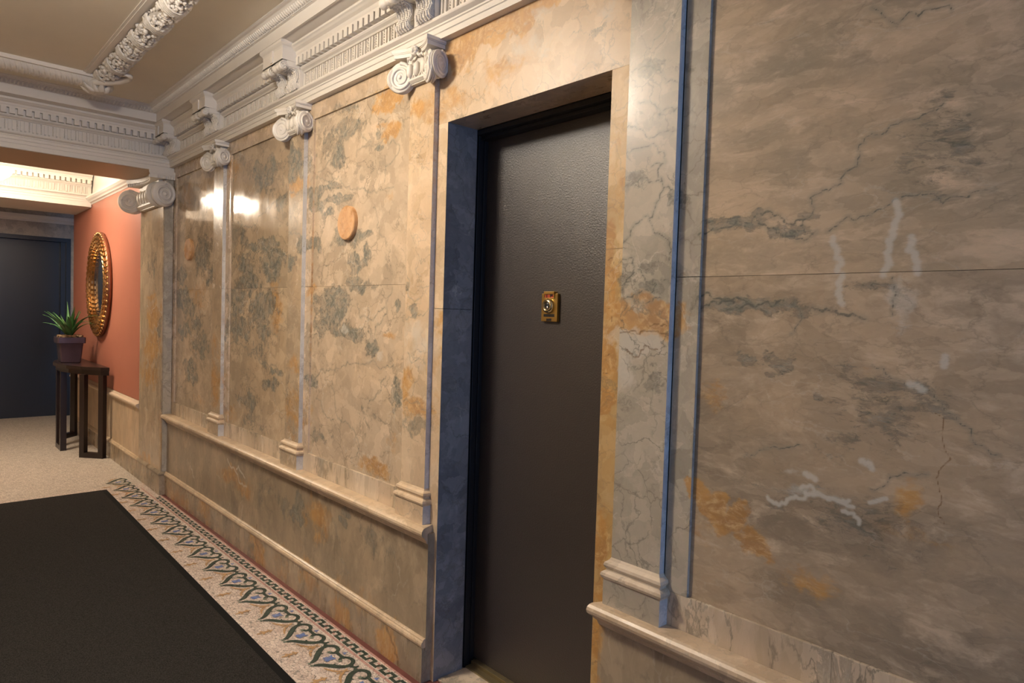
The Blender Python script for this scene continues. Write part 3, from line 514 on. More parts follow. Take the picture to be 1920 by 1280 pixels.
# chair rails (moulded shelf above the wainscot)
M['rail'] = marble('rail_marble', 97, 'gold', .06, .15, .35, .33, 1.3)
def rail(name, a, b, label, ea, eb):
    pr = [(0, .577), (-.052, .577), (-.060, .574), (-.066, .568), (-.068, .560), (-.066, .552), (-.060, .546), (-.052, .543), (-.048, .536), (-.038, .528), (-.034, .518), (-.028, .512), (0, .512)]
    m = MB()
    rs = []
    def end(x, s, grow): return [[(x+s*g*(-p[0]), p[0]*(1 if g else 1), p[1]) for p in pr] for g in (grow,)][0]
    m.rings([end(a, -1, ea), end(b, 1, eb)], False)
    o = m.build(name, M['rail'], None, bevel=.0015); return tag(o, label, 'chair rail', kind='structure')
rail('trim_1', X_PIER+.0, -1.995, 'rounded golden marble chair rail running from the pier to the door', 0, .45)
rail('trim_2', -1.155, .1, 'rounded golden marble chair rail to the right of the door', .45, 0)

# ---- pilasters
def volute(mb, c, R, th, ang, side=1, turns=2.3, inner=.0):
    """thick scroll standing in the vertical plane that holds direction ang (in xy)"""
    c = Vector(c); d = Vector((math.cos(ang), math.sin(ang), 0)); n = Vector((-d.y, d.x, 0)); up = Vector((0, 0, 1))
    P = lambda r, a, h: c + d*(r*math.cos(a)) + up*(r*math.sin(a)) + n*h
    N = 36
    prof = [(.30*R, -th/2), (.93*R, -th/2), (R, -th/2+.10*th), (R, -th/2+.22*th), (.90*R, -.16*th), (.87*R, 0), (.90*R, .16*th), (R, th/2-.22*th), (R, th/2-.10*th), (.93*R, th/2), (.30*R, th/2)]
    rs = [[P(r, 2*PI*k/N, h) for k in range(N)] for r, h in prof]
    mb.rings(rs, True)
    mb.tube([P(R*.92, 2*PI*k/N, 0) for k in range(N+1)], R*.05, 5)
    for s in (-1, 1):
        pts, rad = [], []
        M_ = 60
        for i in range(M_+1):
            t = i/M_; a = PI/2 - (-1)*turns*2*PI*t
            r = R*(.90*(1-t)**1.05+.17*t)
            pts.append(P(r, a, s*(th/2+.0006))); rad.append(R*.085*(1-t)+R*.05)
        mb.tube(pts, rad, 6)
        mb.ball(P(0, 0, s*th/2), R*.17, 8, 5)
        mb.rings([[P(R*.55, 2*PI*k/20, s*(th/2-.002)) for k in range(20)], [P(R*.06, 2*PI*k/20, s*(th/2+.005)) for k in range(20)]], True)

def capital(parent, w, s, o0, z0, x0, vol=None, eggs=7):
    """capital over a shaft of width w centred on x0, front face at y=-o0, underside z0, scale s"""
    e = empty('capital', (x0-parent.location.x, -o0-parent.location.y, z0-parent.location.z)); e.parent = parent
    e['label'] = 'white ionic capital with corner scrolls'
    R = .050*s; zc = z0+.062*s; zt = z0+.150*s
    off = w/2+.014*s
    if vol:
        for c_, sd, an in vol:
            m = MB(); volute(m, c_, R, .050*s, math.radians(an), sd); m.build('volute', M['plaster'], e)
    else:
        for sd in (-1, 1):
            m = MB()
            volute(m, (x0+sd*(w/2+.014), -o0-.028, z0+.052), .0565, .026, math.atan2(-.38, sd*.92), sd)
            volute(m, (x0+sd*(w/2+.044), -.040, z0+.054), .048, .026, math.atan2(-.93, sd*.36), sd)
            m.build('volute', M['plaster'], e)
    # bell with echinus and eggs
    m = MB()
    m.box(x0-w/2+.002, x0+w/2-.002, -o0-.018*s, .0, z0+.018*s, z0+.125*s)
    n_ = 5
    pr = [(-.020, .022), (-.030, .030), (-.030, .036), (-.020, .040)]
    m.prism([(a*s, b*s) for a, b in pr], lambda p: (x0-w/2-.006*s, -o0+p[0], z0+p[1]), lambda p: (x0+w/2+.006*s, -o0+p[0], z0+p[1]))
    for k in range(eggs*2+1):
        t = (k+.5)/(eggs*2+1); x = x0-w/2+.012*s+t*(w-.024*s)
        big = k % 2 == (1 if eggs % 2 == 0 else eggs % 2)
        if k % 2 == 1 or eggs == 1:
            rr_ = min(.017*s, w/(eggs*2+2)*.95); m.ball((x, -o0-.026*s, z0+.068*s), (rr_, .014*s, .026*s), 10, 7)
            m.tube([(x+math.cos(q)*rr_*1.3, -o0-.024*s, z0+.068*s+math.sin(q)*.034*s) for q in np.linspace(PI*1.0, PI*2.0, 9)], .0035*s, 5)
        else: m.box(x-.002*s, x+.002*s, -o0-.03*s, -o0, z0+.04*s, z0+.09*s)
    m.build('egg_band', M['plaster'], e)
    # abacus with hollow front
    m = MB(); N = 14
    front = []
    for i in range(N+1):
        t = i/N*2-1; front.append((x0+t*(w/2+.030*s), -o0-.024*s-.034*s*t*t))
    for z_a, z_b, g in ((zt-.030*s, zt-.016*s, 0), (zt-.016*s, zt-.012*s, .004), (zt-.012*s, zt, .007)):
        ring = [(a+(g if a > x0 else -g), b-g) for a, b in front]
        ring = [(ring[0][0], .0)]+ring+[(ring[-1][0], .0)]
        m.rings([[(a, b, z_a) for a, b in ring], [(a, b, z_b) for a, b in ring]], False)
    if vol:
        for (a, b_), (a2, b2) in zip(front[:-1], front[1:]):
            for t in (.25, .75): m.ball((a+(a2-a)*t, b_+(b2-b_)*t-.002, zt-.024*s), (.008, .007, .012), 6, 4)
        for q in range(7): m.ball((front[-1][0]+.002, -.015-.016*q, zt-.024*s), (.006, .0055, .012), 6, 4)
    m.build('abacus', M['plaster'], e, bevel=.001)
    if eggs <= 2:
        m = MB(); r2 = random.Random(3)
        for k in range(9):
            a = 2*PI*k/9; m.ball((x0+.014*s*math.cos(a), -o0-.040*s, zt-.022*s+.013*s*math.sin(a)), (.008*s, .009*s, .006*s), 6, 4)
        m.ball((x0, -o0-.046*s, zt-.022*s), .007*s, 6, 4)
        for sd in (-1, 1):
            m.tube([(x0+sd*.010*s, -o0-.034*s, zt-.03*s), (x0+sd*.03*s, -o0-.036*s, zt-.045*s), (x0+sd*.045*s, -o0-.036*s, zt-.04*s), (x0+sd*.05*s, -o0-.034*s, zt-.052*s)], [.006*s, .007*s, .005*s, .003*s], 6)
        m.build('rosette', M['plaster'], e)
    return e

pm = [('gold', .05, .35, .5, 'shaft_marble_p3'), ]
PM = [marble('shaft_marble_a', 101, 'honey', .35, .3, .6, .2), marble('shaft_marble_b', 103, 'honey', .45, .35, .6, .2),
      marble('shaft_marble_c', 107, 'gold', .15, .25, .55, .26), marble('shaft_marble_d', 109, 'grey', .25, .10, .9, .28), marble('shaft_marble_e', 113, 'grey', .3, .1, .9, .28)]
PL = ['brown marble pilaster nearest the corner pier, between the first two panels', 'marble pilaster with grey mottling under its capital, between the second and third panels',
      'golden marble pilaster at the left side of the door opening', 'grey veined marble pilaster with an ochre band, at the right side of the door',
      'grey marble pilaster past the large brown panel']
for k, x in enumerate(PX):
    xc = x+PW/2
    if k == 4: continue
    e = empty('pilaster', (xc, 0, Z_RAIL), PL[k], 'pilaster')
    m = MB(); m.slab(x, x+PW, -.020, .0, .70, 2.32, .004); m.mi[-4] = 1; m.build('shaft', [PM[k], M['side']], e, feat=True)
    b = empty('plinth', (0, 0, 0)); b.parent = e
    m = MB(); m.slab(x-.014, x+PW+.014, -.034, .0, Z_RAIL, .644, .006); m.mi[-4] = 1; m.build('plinth_block', [PM[k], M['side']], b, feat=True)
    pr = [(0, .644), (-.034, .644), (-.034, .647), (-.038, .650), (-.041, .657), (-.039, .664), (-.034, .668), (-.029, .670), (-.029, .675), (-.032, .678), (-.035, .684), (-.033, .691), (-.028, .695), (-.024, .698), (-.020, .705), (0, .705)]
    m = MB()
    rs = []
    for o_, z_ in pr:
        o2 = -o_; g = max(0, o2-.020)
        rs.append([(x-g, 0, z_), (x-g, -max(o2, .001), z_), (x+PW+g, -max(o2, .001), z_), (x+PW+g, 0, z_)])
    m.rings(rs[1:-1], False); m.build('base_moulding', M['rail'] if k < 3 else marble('base_moulding_grey', 127, 'cream', .5, .0, .4, .25), b)
    capital(e, PW, 1.0, .020, 2.172 if k < 3 else 2.20, xc, eggs=1)

# ---- the corner pier carrying the beam
pier = empty('corner_pier', (-5.5, -.03, 0), 'broad marble pier at the corner, carrying the plaster beam', 'pier')
m = MB(); m.slab(X_BEAM0, X_PIER, -.065, .3, .165, 2.284, .008)
m.build('shaft', marble('pier_marble', 131, 'honey', .15, .75, .8, .16, 1.1, (1, 1, .6)), pier, feat=True)
m = MB(); m.box(X_PIER, X_PIER+.012, -.058, -.003, .165, 2.284); m.build('side_facing', marble('pier_side_marble', 137, 'grey', .5, .1, .7, .2), pier)
m = MB(); m.box(X_BEAM0-.0, X_PIER+.016, -.076, .0, 0, .14)
pr = [(-.011, .14), (-.016, .143), (-.018, .15), (-.015, .158), (-.008, .163), (0, .168)]
m2 = [[(X_BEAM0, 0, z), (X_BEAM0, -.065+o, z), (X_PIER+.005-o, -.065+o, z), (X_PIER+.005-o, 0, z)] for o, z in pr]
m.rings(m2, False); m.build('plinth', M['bb'], pier)
# its large capital, scrolls facing the street
capital(pier, .50, 1.75, .060, 2.020, -5.470, vol=[((-5.80, -.125, 2.125), -1, -128), ((-5.168, -.092, 2.120), 1, -68)], eggs=6)

# ---- entablature: profile (outward, z) swept along a wall or a beam
ARCH = [(0, 2.317), (.030, 2.317), (.030, 2.338), (.034, 2.340), (.034, 2.358), (.038, 2.360), (.038, 2.366), (.046, 2.370), (.053, 2.374), (.055, 2.378), (.055, 2.384), (.028, 2.388), (0, 2.388)]
FRZ = [(0, 2.384), (.020, 2.384), (.020, 2.468), (0, 2.468)]
BED = [(0, 2.462), (.030, 2.462), (.034, 2.468), (.045, 2.474), (.050, 2.480), (.050, 2.484), (.042, 2.485), (.042, 2.528), (0, 2.528)]
CYM = [(0, 2.522), (.066, 2.522), (.066, 2.532), (.070, 2.540), (.072, 2.548), (.084, 2.556), (.090, 2.562), (.096, 2.566), (.096, 2.575), (0, 2.575)]
SOF = [(0, 2.574), (.088, 2.574), (.088, 2.580), (.142, 2.590), (.142, 2.586), (.150, 2.586), (.150, 2.640), (0, 2.640)]
CRN = [(0, 2.640), (.150, 2.640), (.156, 2.641), (.160, 2.645), (.166, 2.650), (.178, 2.656), (.190, 2.664), (.196, 2.670), (.206, 2.672), (.212, 2.676), (.212, 2.69), (0, 2.69)]
def entab(e, F, s0, s1, lower=None, dz=0, crown=True, cuts=()):
    """F(s, o, z) places a point: s along, o outward"""
    def sweep(name, prof, mat, a=s0, b=s1, smooth=False):
        m = MB(); m.prism(prof, lambda p: F(a, p[0], p[1]+dz), lambda p: F(b, p[0], p[1]+dz)); return m.build(name, mat, e)
    sweep('architrave', ([(0, lower), (.030, lower), (.030, 2.316), (0, 2.316)]) if lower else ARCH, M['plaster'])
    if lower: sweep('architrave', ARCH, M['plaster'])
    sweep('frieze', FRZ, M['plaster']); sweep('bed_moulding', BED, M['plaster']); sweep('cyma_moulding', CYM, M['plaster'])
    if crown: sweep('fascia', SOF, M['plaster'])
    def cube(m, a, b, o0, o1, z0, z1):
        P = [F(s, o, z+dz) for s in (a, b) for o in (o0, o1) for z in (z0, z1)]
        m.add(P, [(0, 1, 3, 2), (4, 6, 7, 5), (0, 4, 5, 1), (2, 3, 7, 6), (0, 2, 6, 4), (1, 5, 7, 3)])
    # dentils
    m = MB(); s = s0+.02
    while s < s1-.03:
        cube(m, s, s+.029, .03, .070, 2.487, 2.5225); s += .042
    m.build('dentil_band', M['plaster'], e); e.children[-1]
    # fluted frieze: tongues with rounded feet and bead columns
    m = MB(); s = s0+.015; k = 0
    while s < s1-.03:
        if k % 3 == 2:
            for q in range(6): m.ball(F(s+.005, .026, 2.402+q*.0105+dz), .0042, 6, 4)
        else:
            cube(m, s, s+.0095, .015, .0300, 2.400, 2.458); m.ball(F(s+.00475, .0225, 2.400+dz), .0060, 6, 4)
        s += .0205; k += 1
    m.build('fluting', M['plaster'], e)
    if crown:
        sweep('crown_moulding', CRN, M['plaster'])
        m = MB(); s = s0+.01
        while s < s1-.01:
            m.tube([F(s, .163, 2.6470+dz), F(s, .171, 2.6505+dz), F(s, .180, 2.6555+dz), F(s, .188, 2.6610+dz)], [.0045, .0075, .0078, .0045], 6); m.ball(F(s+.010, .173, 2.654+dz), (.0022, .009, .009), 4, 3)
            m.ball(F(s, .1615, 2.6445+dz), .0042, 4, 3); m.ball(F(s+.010, .1615, 2.6445+dz), .0042, 4, 3)
            s += .020
        m.build('egg_and_dart', M['plaster'], e)
e = empty('trim_3', (-2.3, 0, 2.317), 'white plaster entablature with dentils above the marble wall', 'entablature', kind='structure')
entab(e, lambda s, o, z: (s, -o, z), X_PIER+.0, .6)
e = empty('trim_4', (-5.3, -1.3, 2.285), 'white plaster beam with dentils across the corridor, ending on the corner pier', 'beam', kind='structure')
entab(e, lambda s, o, z: (X_PIER-.02+o, s, z), Y_OPP, -.0, lower=2.285)
m = MB(); m.box(X_BEAM0, X_PIER-.02, Y_OPP, .02, 2.285, 2.75); m.box(X_BEAM0, X_PIER+.0, Y_OPP, .0, 2.287, 2.3); m.m = 1
m.box(X_BEAM0+.03, X_PIER-.01, Y_OPP, -.07, 2.2835, 2.286); m.build('beam_core', [M['plaster'], M['soffit']], e)

# ---- console brackets
def console(xc, label):
    e = empty('console_bracket', (xc, 0, 2.384), label, 'bracket', 'plaster brackets above the pilasters')
    m = MB(); hw = .112
    m.box(xc-hw, xc+hw, -.135, 0, 2.500, 2.556); m.box(xc-hw-.004, xc+hw+.004, -.139, 0, 2.500, 2.504)
    m.box(xc-hw, xc+hw, -.110, 0, 2.474, 2.500); 
    m.box(xc-.012, xc+.012, -.142, -.13, 2.505, 2.56)
    rs = [[(xc-hw-g, 0, z), (xc-hw-g, -.135-g, z), (xc+hw+g, -.135-g, z), (xc+hw+g, 0, z)] for g, z in ((0, 2.554), (.002, 2.562), (.008, 2.568), (.012, 2.574), (.012, 2.588), (0, 2.588))]
    m.rings(rs, False); m.box(xc-hw-.0, xc+hw, -.05, 0, 2.39, 2.50); m.build('block', M['plaster'], e, bevel=.0012)
    S = [(-.04, 2.386), (-.062, 2.386), (-.072, 2.394), (-.074, 2.406), (-.066, 2.420), (-.060, 2.436), (-.062, 2.452), (-.074, 2.466), (-.092, 2.472), (-.104, 2.470)]
    for sd in (-1, 1):
        x0, x1 = xc+sd*.064-.042, xc+sd*.064+.042
        m = MB(); prof = S+[(-.130, 2.476), (-.130, 2.502), (-.04, 2.502)]
        m.prism(prof, lambda p: (x0, p[0], p[1]), lambda p: (x1, p[0], p[1]))
        # front roll, waisted like a spool, and the side scrolls
        zc, yc, r = 2.474, -.128, .019
        rs = [[(x0-.004+(x1-x0+.008)*t, yc+rr2*math.cos(2*PI*q/14), zc+rr2*math.sin(2*PI*q/14)) for q in range(14)] for t, rr2 in ((0, r*.8), (.03, r), (.18, r), (.3, r*.7), (.42, r*.62), (.46, r*.8), (.54, r*.8), (.58, r*.62), (.7, r*.7), (.82, r), (.97, r), (1, r*.8))]
        m.rings(rs, True)
        for xx in (x0-.004, x1+.004):
            pts = [(xx, yc+r*(1-.8*t)*math.cos(4.2*PI*t), zc+r*(1-.8*t)*math.sin(4.2*PI*t)) for t in np.linspace(0, 1, 26)]
            m.tube(pts, .0028, 5); m.ball((xx, yc, zc), .004, 6, 4)
        for xx in (x0, x1):
            pts = [(xx, -.054+.019*(1-.8*t)*math.cos(PI+4*PI*t), 2.408+.019*(1-.8*t)*math.sin(PI+4*PI*t)) for t in np.linspace(0, 1, 26)]
            m.tube(pts, .0026, 5)
            m.tube([(xx, p[0]+.006, p[1]) for p in S[2:]], .003, 5)
            m.tube([(xx, -.100, 2.488), (xx, -.082, 2.482), (xx, -.070, 2.466), (xx, -.066, 2.448), (xx, -.056, 2.434)], .0024, 5)
        # beaded leaf down the front
        for i in range(len(S)-2):
            a, b = S[i+1], S[i+2]
            for t in (0, .5):
                y, z = a[0]+(b[0]-a[0])*t, a[1]+(b[1]-a[1])*t
                for q in (-.032, -.016, 0, .016, .032): m.ball((xc+sd*.064+q, y-.001, z), (.0062, .005, .0062) if q else (.004, .008, .006), 6, 4)
        m.build('scroll', M['plaster'], e)
    return e
for x, lb in ((-5.075, 'white plaster scroll bracket in the corner beside the beam'), (-4.25, 'white plaster scroll bracket above the first pilaster from the pier'),
              (-3.187, 'white plaster scroll bracket above the second pilaster from the pier'), (-2.105, 'white plaster scroll bracket above the golden pilaster beside the door')):
    console(x, lb)

# ---- ceiling and its garland rib
m = MB(); m.box(-5.3, X_FRONT+.1, Y_OPP-.1, .2, Z_CEIL, Z_CEIL+.1)
ceil = tag(m.build('ceiling', M['ceil']), 'tan painted ceiling with plaster garland ribs', 'ceiling', kind='structure')
gar = MB(); gr = random.Random(11)
def half(mb, F, s0, s1, r, n=10, step=None):
    rs = [[F(s, r*math.cos(a), Z_CEIL-r*.8*math.sin(a)) for a in np.linspace(0, PI, n)] for s in np.linspace(s0, s1, 30)]
    mb.rings(rs, True, caps=False, closed=False)
def ribs(F, s0, s1, r):
    m = MB(); half(m, F, s0, s1, r*.80)
    n = int((s1-s0)*420)
    for _ in range(n):
        t = gr.uniform(s0, s1); a = gr.uniform(.04, PI-.04); q = gr.uniform(.007, .0145)
        m.ball(F(t, r*.88*math.cos(a), Z_CEIL-r*.80*math.sin(a)), (q, q, q*gr.uniform(.7, 1.1)), 6, 4)
    s = s0+.05
    while s < s1-.12:      # twisted ribbons and leaves between the fruit
        for k in range(4):
            m.tube([F(s+.016*k+.06*(a/PI), r*.98*math.cos(a), Z_CEIL-r*.92*math.sin(a)) for a in np.linspace(.05, PI-.05, 15)], [.0055 if i % 2 else .0085 for i in range(15)], 5)
        s += .26
    return m
gf = lambda s, o, z: (s, -.548+o, z)
ribs(gf, -4.66, 1.9, .062).build('garland', M['plaster'], ceil)
ribs(lambda s, o, z: (s, -1.98+o, z), -4.66, 1.9, .062).build('garland', M['plaster'], ceil)
# flat leaf band across the corridor and the plain fillets inside the ribs
m = MB(); F2 = lambda s, o, z: (-4.69+o, s, z)
half(m, F2, -1.98, -.56, .075)
s = -1.97
while s < -.60:
    m.tube([F2(s+.03*math.sin(q), .072*math.cos(q), Z_CEIL-.060*math.sin(q)) for q in np.linspace(.1, PI-.1, 8)], [.003, .006, .007, .006, .006, .007, .006, .003], 5); s += .026
for o in (.080, -.080): m.box(-4.69+o-.010, -4.69+o+.010, -1.98, -.60, Z_CEIL-.022, Z_CEIL)
m.build('leaf_band', M['plaster'], ceil)
m = MB()
for y in (-.632, -1.896):
    m.box(-4.6, 1.9, y-.012, y+.012, Z_CEIL-.010, Z_CEIL); m.box(-4.6, 1.9, y-.024, y+.024, Z_CEIL-.005, Z_CEIL)
m.build('fillet', M['plaster'], ceil)
# acanthus knot where the ribs meet, with its curled tip
m = MB()
for k in range(7):
    a = -2.6+k*.5; L = .085+.02*(k % 2)
    pts = [(-4.66+math.cos(a)*L*t, -.56+math.sin(a)*L*t, Z_CEIL-.058-.03*math.sin(PI*t)) for t in np.linspace(0, 1, 6)]
    m.tube(pts, [.010, .018, .022, .02, .014, .006], 8, flat=.6)
m.ball((-4.66, -.56, Z_CEIL-.05), (.07, .07, .045), 14, 8)
sp = [(-4.60, -.60), (-4.53, -.54), (-4.46, -.49), (-4.38, -.468), (-4.33, -.475), (-4.315, -.495), (-4.33, -.51), (-4.345, -.50)]
m.tube([(a, b, Z_CEIL-.05) for a, b in sp], [.020, .022, .020, .016, .013, .011, .009, .006], 10)
m.build('acanthus_knot', M['plaster'], ceil)

# ---- door
door = empty('door_1', ((D0+D1)/2, .2, 0), 'plain dark brown painted door set in the marble wall', 'door', kind='structure')
m = MB(); m.box(-2.02, -1.14, .200, .24, .024, 2.05); m.build('door_leaf', M['door'], door)
m = MB()
for a, b in ((-2.04, -1.981), (-1.203, -1.14)):
    m.box(a, b, .137, .2, 0, 2.029); 
m.box(-1.981, -1.973, .150, .172, 0, 2.02); m.box(-1.981, -1.976, .182, .199, 0, 2.02)
m.box(-1.981, -1.203, .137, .2, 2.012, 2.029); m.box(-1.98, -1.203, .16, .199, 2.000, 2.012)
m.build('door_frame', M['frame'], door, bevel=.001)
m = MB(); m.box(D0+.001, D1-.001, .02, .15, 0, .006); m.build('door_sill', M['sill'], door)
m = MB(); m.box(D0+.001, D1-.001, .15, .178, 0, .012); m.box(D0+.001, D1-.001, .178, .2, 0, .024); m.build('threshold', M['thresh'], door, bevel=.001)
lk = empty('door_lock', (0, 0, 0)); lk.parent = door; lk['label'] = 'small brass lock plate with a red indicator window'
LX, LZ, LY = -1.6165, 1.384, .200
m = MB(); m.box(LX-.0375, LX+.0375, LY-.012, LY, LZ-.05, LZ+.045); m.box(LX-.025, LX+.025, LY-.016, LY, LZ+.042, LZ+.052)
m.box(LX-.025, LX-.021, LY-.016, LY-.01, LZ+.030, LZ+.052); m.box(LX+.021, LX+.025, LY-.016, LY-.01, LZ+.030, LZ+.052); m.box(LX-.025, LX+.025, LY-.0155, LY-.01, LZ+.028, LZ+.031)
m.build('lock_plate', M['brass'], lk, bevel=.0012)
m = MB(); m.box(LX-.021, LX+.021, LY-.0135, LY-.012, LZ+.031, LZ+.047); m.build('indicator_window', M['redind'], lk)
m = MB(); m.m = 0
for q in (-.013, .004): m.box(LX+q, LX+q+.0035, LY-.0142, LY-.0134, LZ+.032, LZ+.046)
m.ball((LX+.012, LY-.0138, LZ+.040), (.004, .0008, .005), 8, 4); m.build('indicator_marks', M['black'], lk)
m = MB(); m.lathe([(0, .010), (.026, .010), (.026, .014), (.023, .022), (.017, .026), (.0155, .026), (.0135, .020), (0, .020)], (LX-.001, LY, LZ+.003), 32, 'y'); m.build('cylinder_collar', M['brass_hi'], lk)
m = MB(); m.lathe([(0, .0195), (.0135, .0195), (.013, .022), (.007, .0235), (0, .0235)], (LX-.001, LY, LZ+.003), 24, 'y'); m.build('cylinder_core', M['black'], lk)
m = MB(); m.lathe([(0, .0235), (.006, .0235), (.005, .0245), (0, .0245)], (LX+.001, LY, LZ-.004), 16, 'y'); m.build('keyway', M['steel'], lk)
m = MB(); m.box(LX-.0255, LX+.0255, LY-.0125, LY-.0119, LZ-.034, LZ-.0245); m.box(LX-.012, LX+.012, LY-.0125, LY-.0119, LZ-.048, LZ-.0395); m.build('slot', M['black'], lk)

# ---- marble discs on the wall
def disc(x, z, seed, label):
    m = MB(); r = .074
    m.lathe([(0, .0), (r, .0), (r, .016), (r-.0015, .0185), (r-.004, .020), (0, .020)], (x, .009, z), 64, 'y'); m.sm = [False]*len(m.sm)
    return tag(m.build('marble_disc', marble('disc_marble_%d' % seed, seed, 'orange', .1, .3, .3, .25, 1.6)), label, 'wall disc', 'round marble discs on the wall panels')
disc(-2.678, 1.731, 151, 'round orange marble disc on the third panel, beside the golden pilaster')
disc(-4.835, 1.728, 157, 'round tan marble disc on the panel nearest the corner pier')

# ---- carpet runner
a = math.radians(1.05)
cp = empty('carpet_runner', (-5.535, -.332, 0), 'long charcoal carpet runner with a black rubber edge on the mosaic floor', 'carpet'); 
Lc, Wc = 7.4, 1.82
def CT(u, v, z): return (-5.535+u*math.cos(a)+v*math.sin(a), -.332-u*math.sin(a)*1.0*.95-v*math.cos(a), z)
def cbox(mb, u0, u1, v0, v1, z0, z1):
    P = [CT(u, v, z) for u in (u0, u1) for v in (v0, v1) for z in (z0, z1)]
    mb.add(P, [(0, 1, 3, 2), (4, 6, 7, 5), (0, 4, 5, 1), (2, 3, 7, 6), (0, 2, 6, 4), (1, 5, 7, 3)])
m = MB(); cbox(m, .012, Lc-.01, .034, Wc-.028, .001, .009); m.build('carpet_pile', M['carpet'], cp)
m = MB(); cbox(m, 0, Lc, 0, .034, .001, .006); cbox(m, 0, Lc, Wc-.028, Wc, .001, .006); cbox(m, 0, .012, .028, Wc-.028, .001, .006); m.build('rubber_edge', M['carpet_edge'], cp)

# ================================================================== FAR BAY
m = MB(); m.box(-8.52, X_BEAM0, -.055, .1, .60, 2.30)
rw = tag(m.build('wall_far_right', M['red']), 'terracotta painted wall of the far bay behind the mirror', 'wall', kind='structure')
m = MB(); m.box(-8.52, X_BEAM0, -.05, .1, 2.36, 3.05); m.build('upper_wall', M['plaster2'], rw)
fw_ = empty('trim_5', (-7.1, -.06, 0), 'marble wainscot with a cream rail under the terracotta wall', 'wainscot', kind='structure')
M['fwn'] = marble('far_wainscot_marble', 163, 'gold', .15, .45, .4, .3, 1.1, (1.4, 1, .4))
x = X_BEAM0; k = 0
while x > -8.5:
    x2 = max(-8.52, x-.42); m = MB(); m.box(x2+.001, x, -.062, .0, .165, .535); m.build('wainscot_panel', M['fwn'], fw_); x = x2
pr = [(0, .535), (-.066, .535), (-.070, .545), (-.080, .552), (-.086, .560), (-.086, .572), (-.080, .578), (-.066, .582), (-.06, .592), (-.055, .597), (0, .597)]
m = MB(); m.prism(pr, lambda p: (-8.52, p[0], p[1]), lambda p: (X_BEAM0-.005, p[0], p[1])); m.build('rail_moulding', plain('cream_stone_rail', (.66, .52, .38), .35, .1, 9), fw_, bevel=.001)
baseboard('baseboard_far', -8.52, X_BEAM0-.001, -.064, 'marble baseboard under the terracotta wall')
# crown moulding over the red wall
pr = [(0, 2.30), (-.058, 2.30), (-.066, 2.31), (-.080, 2.315), (-.086, 2.325), (-.100, 2.335), (-.112, 2.350), (-.112, 2.365), (0, 2.365)]
m = MB(); m.prism(pr, lambda p: (-7.62, p[0], p[1]), lambda p: (X_BEAM0-.001, p[0], p[1])); tag(m.build('trim_6', M['plaster2']), 'white crown moulding along the top of the terracotta wall', 'moulding', kind='structure')
# far beam
e = empty('trim_7', (-7.9, -1.3, 2.268), 'brightly lit cream plaster beam with dentils at the far end of the bay', 'beam', kind='structure')
entab(e, lambda s, o, z: (-7.64+o, s, z-.0), Y_OPP, -.062, lower=2.272, crown=False)
m = MB(); m.box(-8.42, -7.64, Y_OPP, -.056, 2.272, 2.72); m.box(-7.64, -7.55, Y_OPP, -.056, 2.575, 2.62); m.build('beam_core', M['plaster'], e)
m = MB(); m.box(-10.2, X_BEAM0, Y_OPP-.1, 1.2, 2.95, 3.05); tag(m.build('ceiling_far', M['ceil_back']), 'cream ceiling of the far bay', 'ceiling', kind='structure')
m = MB(); m.box(X_BEAM0-.0, X_BEAM0+.1, Y_OPP, .1, 2.7, 3.0); m.build('ceiling_step', M['ceil_back'], e)
# end wall with dark door
ew = empty('wall_far_end', (-9.5, 0, 0), 'grey-brown marble end wall around the far dark door', 'wall', kind='structure')
M['ew'] = marble('end_wall_marble', 167, 'grey', .4, .1, .5, .3)
m = MB(); m.box(-9.62, -9.5, -.9, 1.2, 2.10, 3.0); m.box(-9.62, -9.5, .075, 1.2, 0, 2.10); m.box(-9.62, -9.5, Y_OPP, -.9, 0, 3.0); m.build('marble_facing', M['ew'], ew)
pr = [(0, 2.262), (.03, 2.262), (.034, 2.28), (.05, 2.30), (.05, 2.337), (0, 2.337)]
m = MB(); m.prism(pr, lambda p: (-9.5+p[0], -2.5, p[1]), lambda p: (-9.5+p[0], 1.1, p[1])); m.build('ledge_moulding', M['plaster'], ew)
d2 = empty('door_2', (-9.55, -.4, 0), 'near-black door at the far end of the bay', 'door', kind='structure')
m = MB(); m.box(-9.60, -9.57, -.9, .075, 0, 2.10); m.build('door_leaf', M['dark_wood_door'], d2)
m = MB(); m.box(-9.57, -9.49, .03, .075, 0, 2.10); m.box(-9.57, -9.49, -.9, .03, 2.055, 2.10); m.box(-9.57, -9.52, -.02, .03, 0, 2.055); m.build('door_frame', M['dark_wood_door'], d2)
m = MB(); m.box(-10.2, X_BEAM0, 1.15, 1.25, 0, 3.0); tag(m.build('wall_far_side', M['ew']), 'marble wall of the side passage behind the terracotta wall', 'wall', kind='structure')

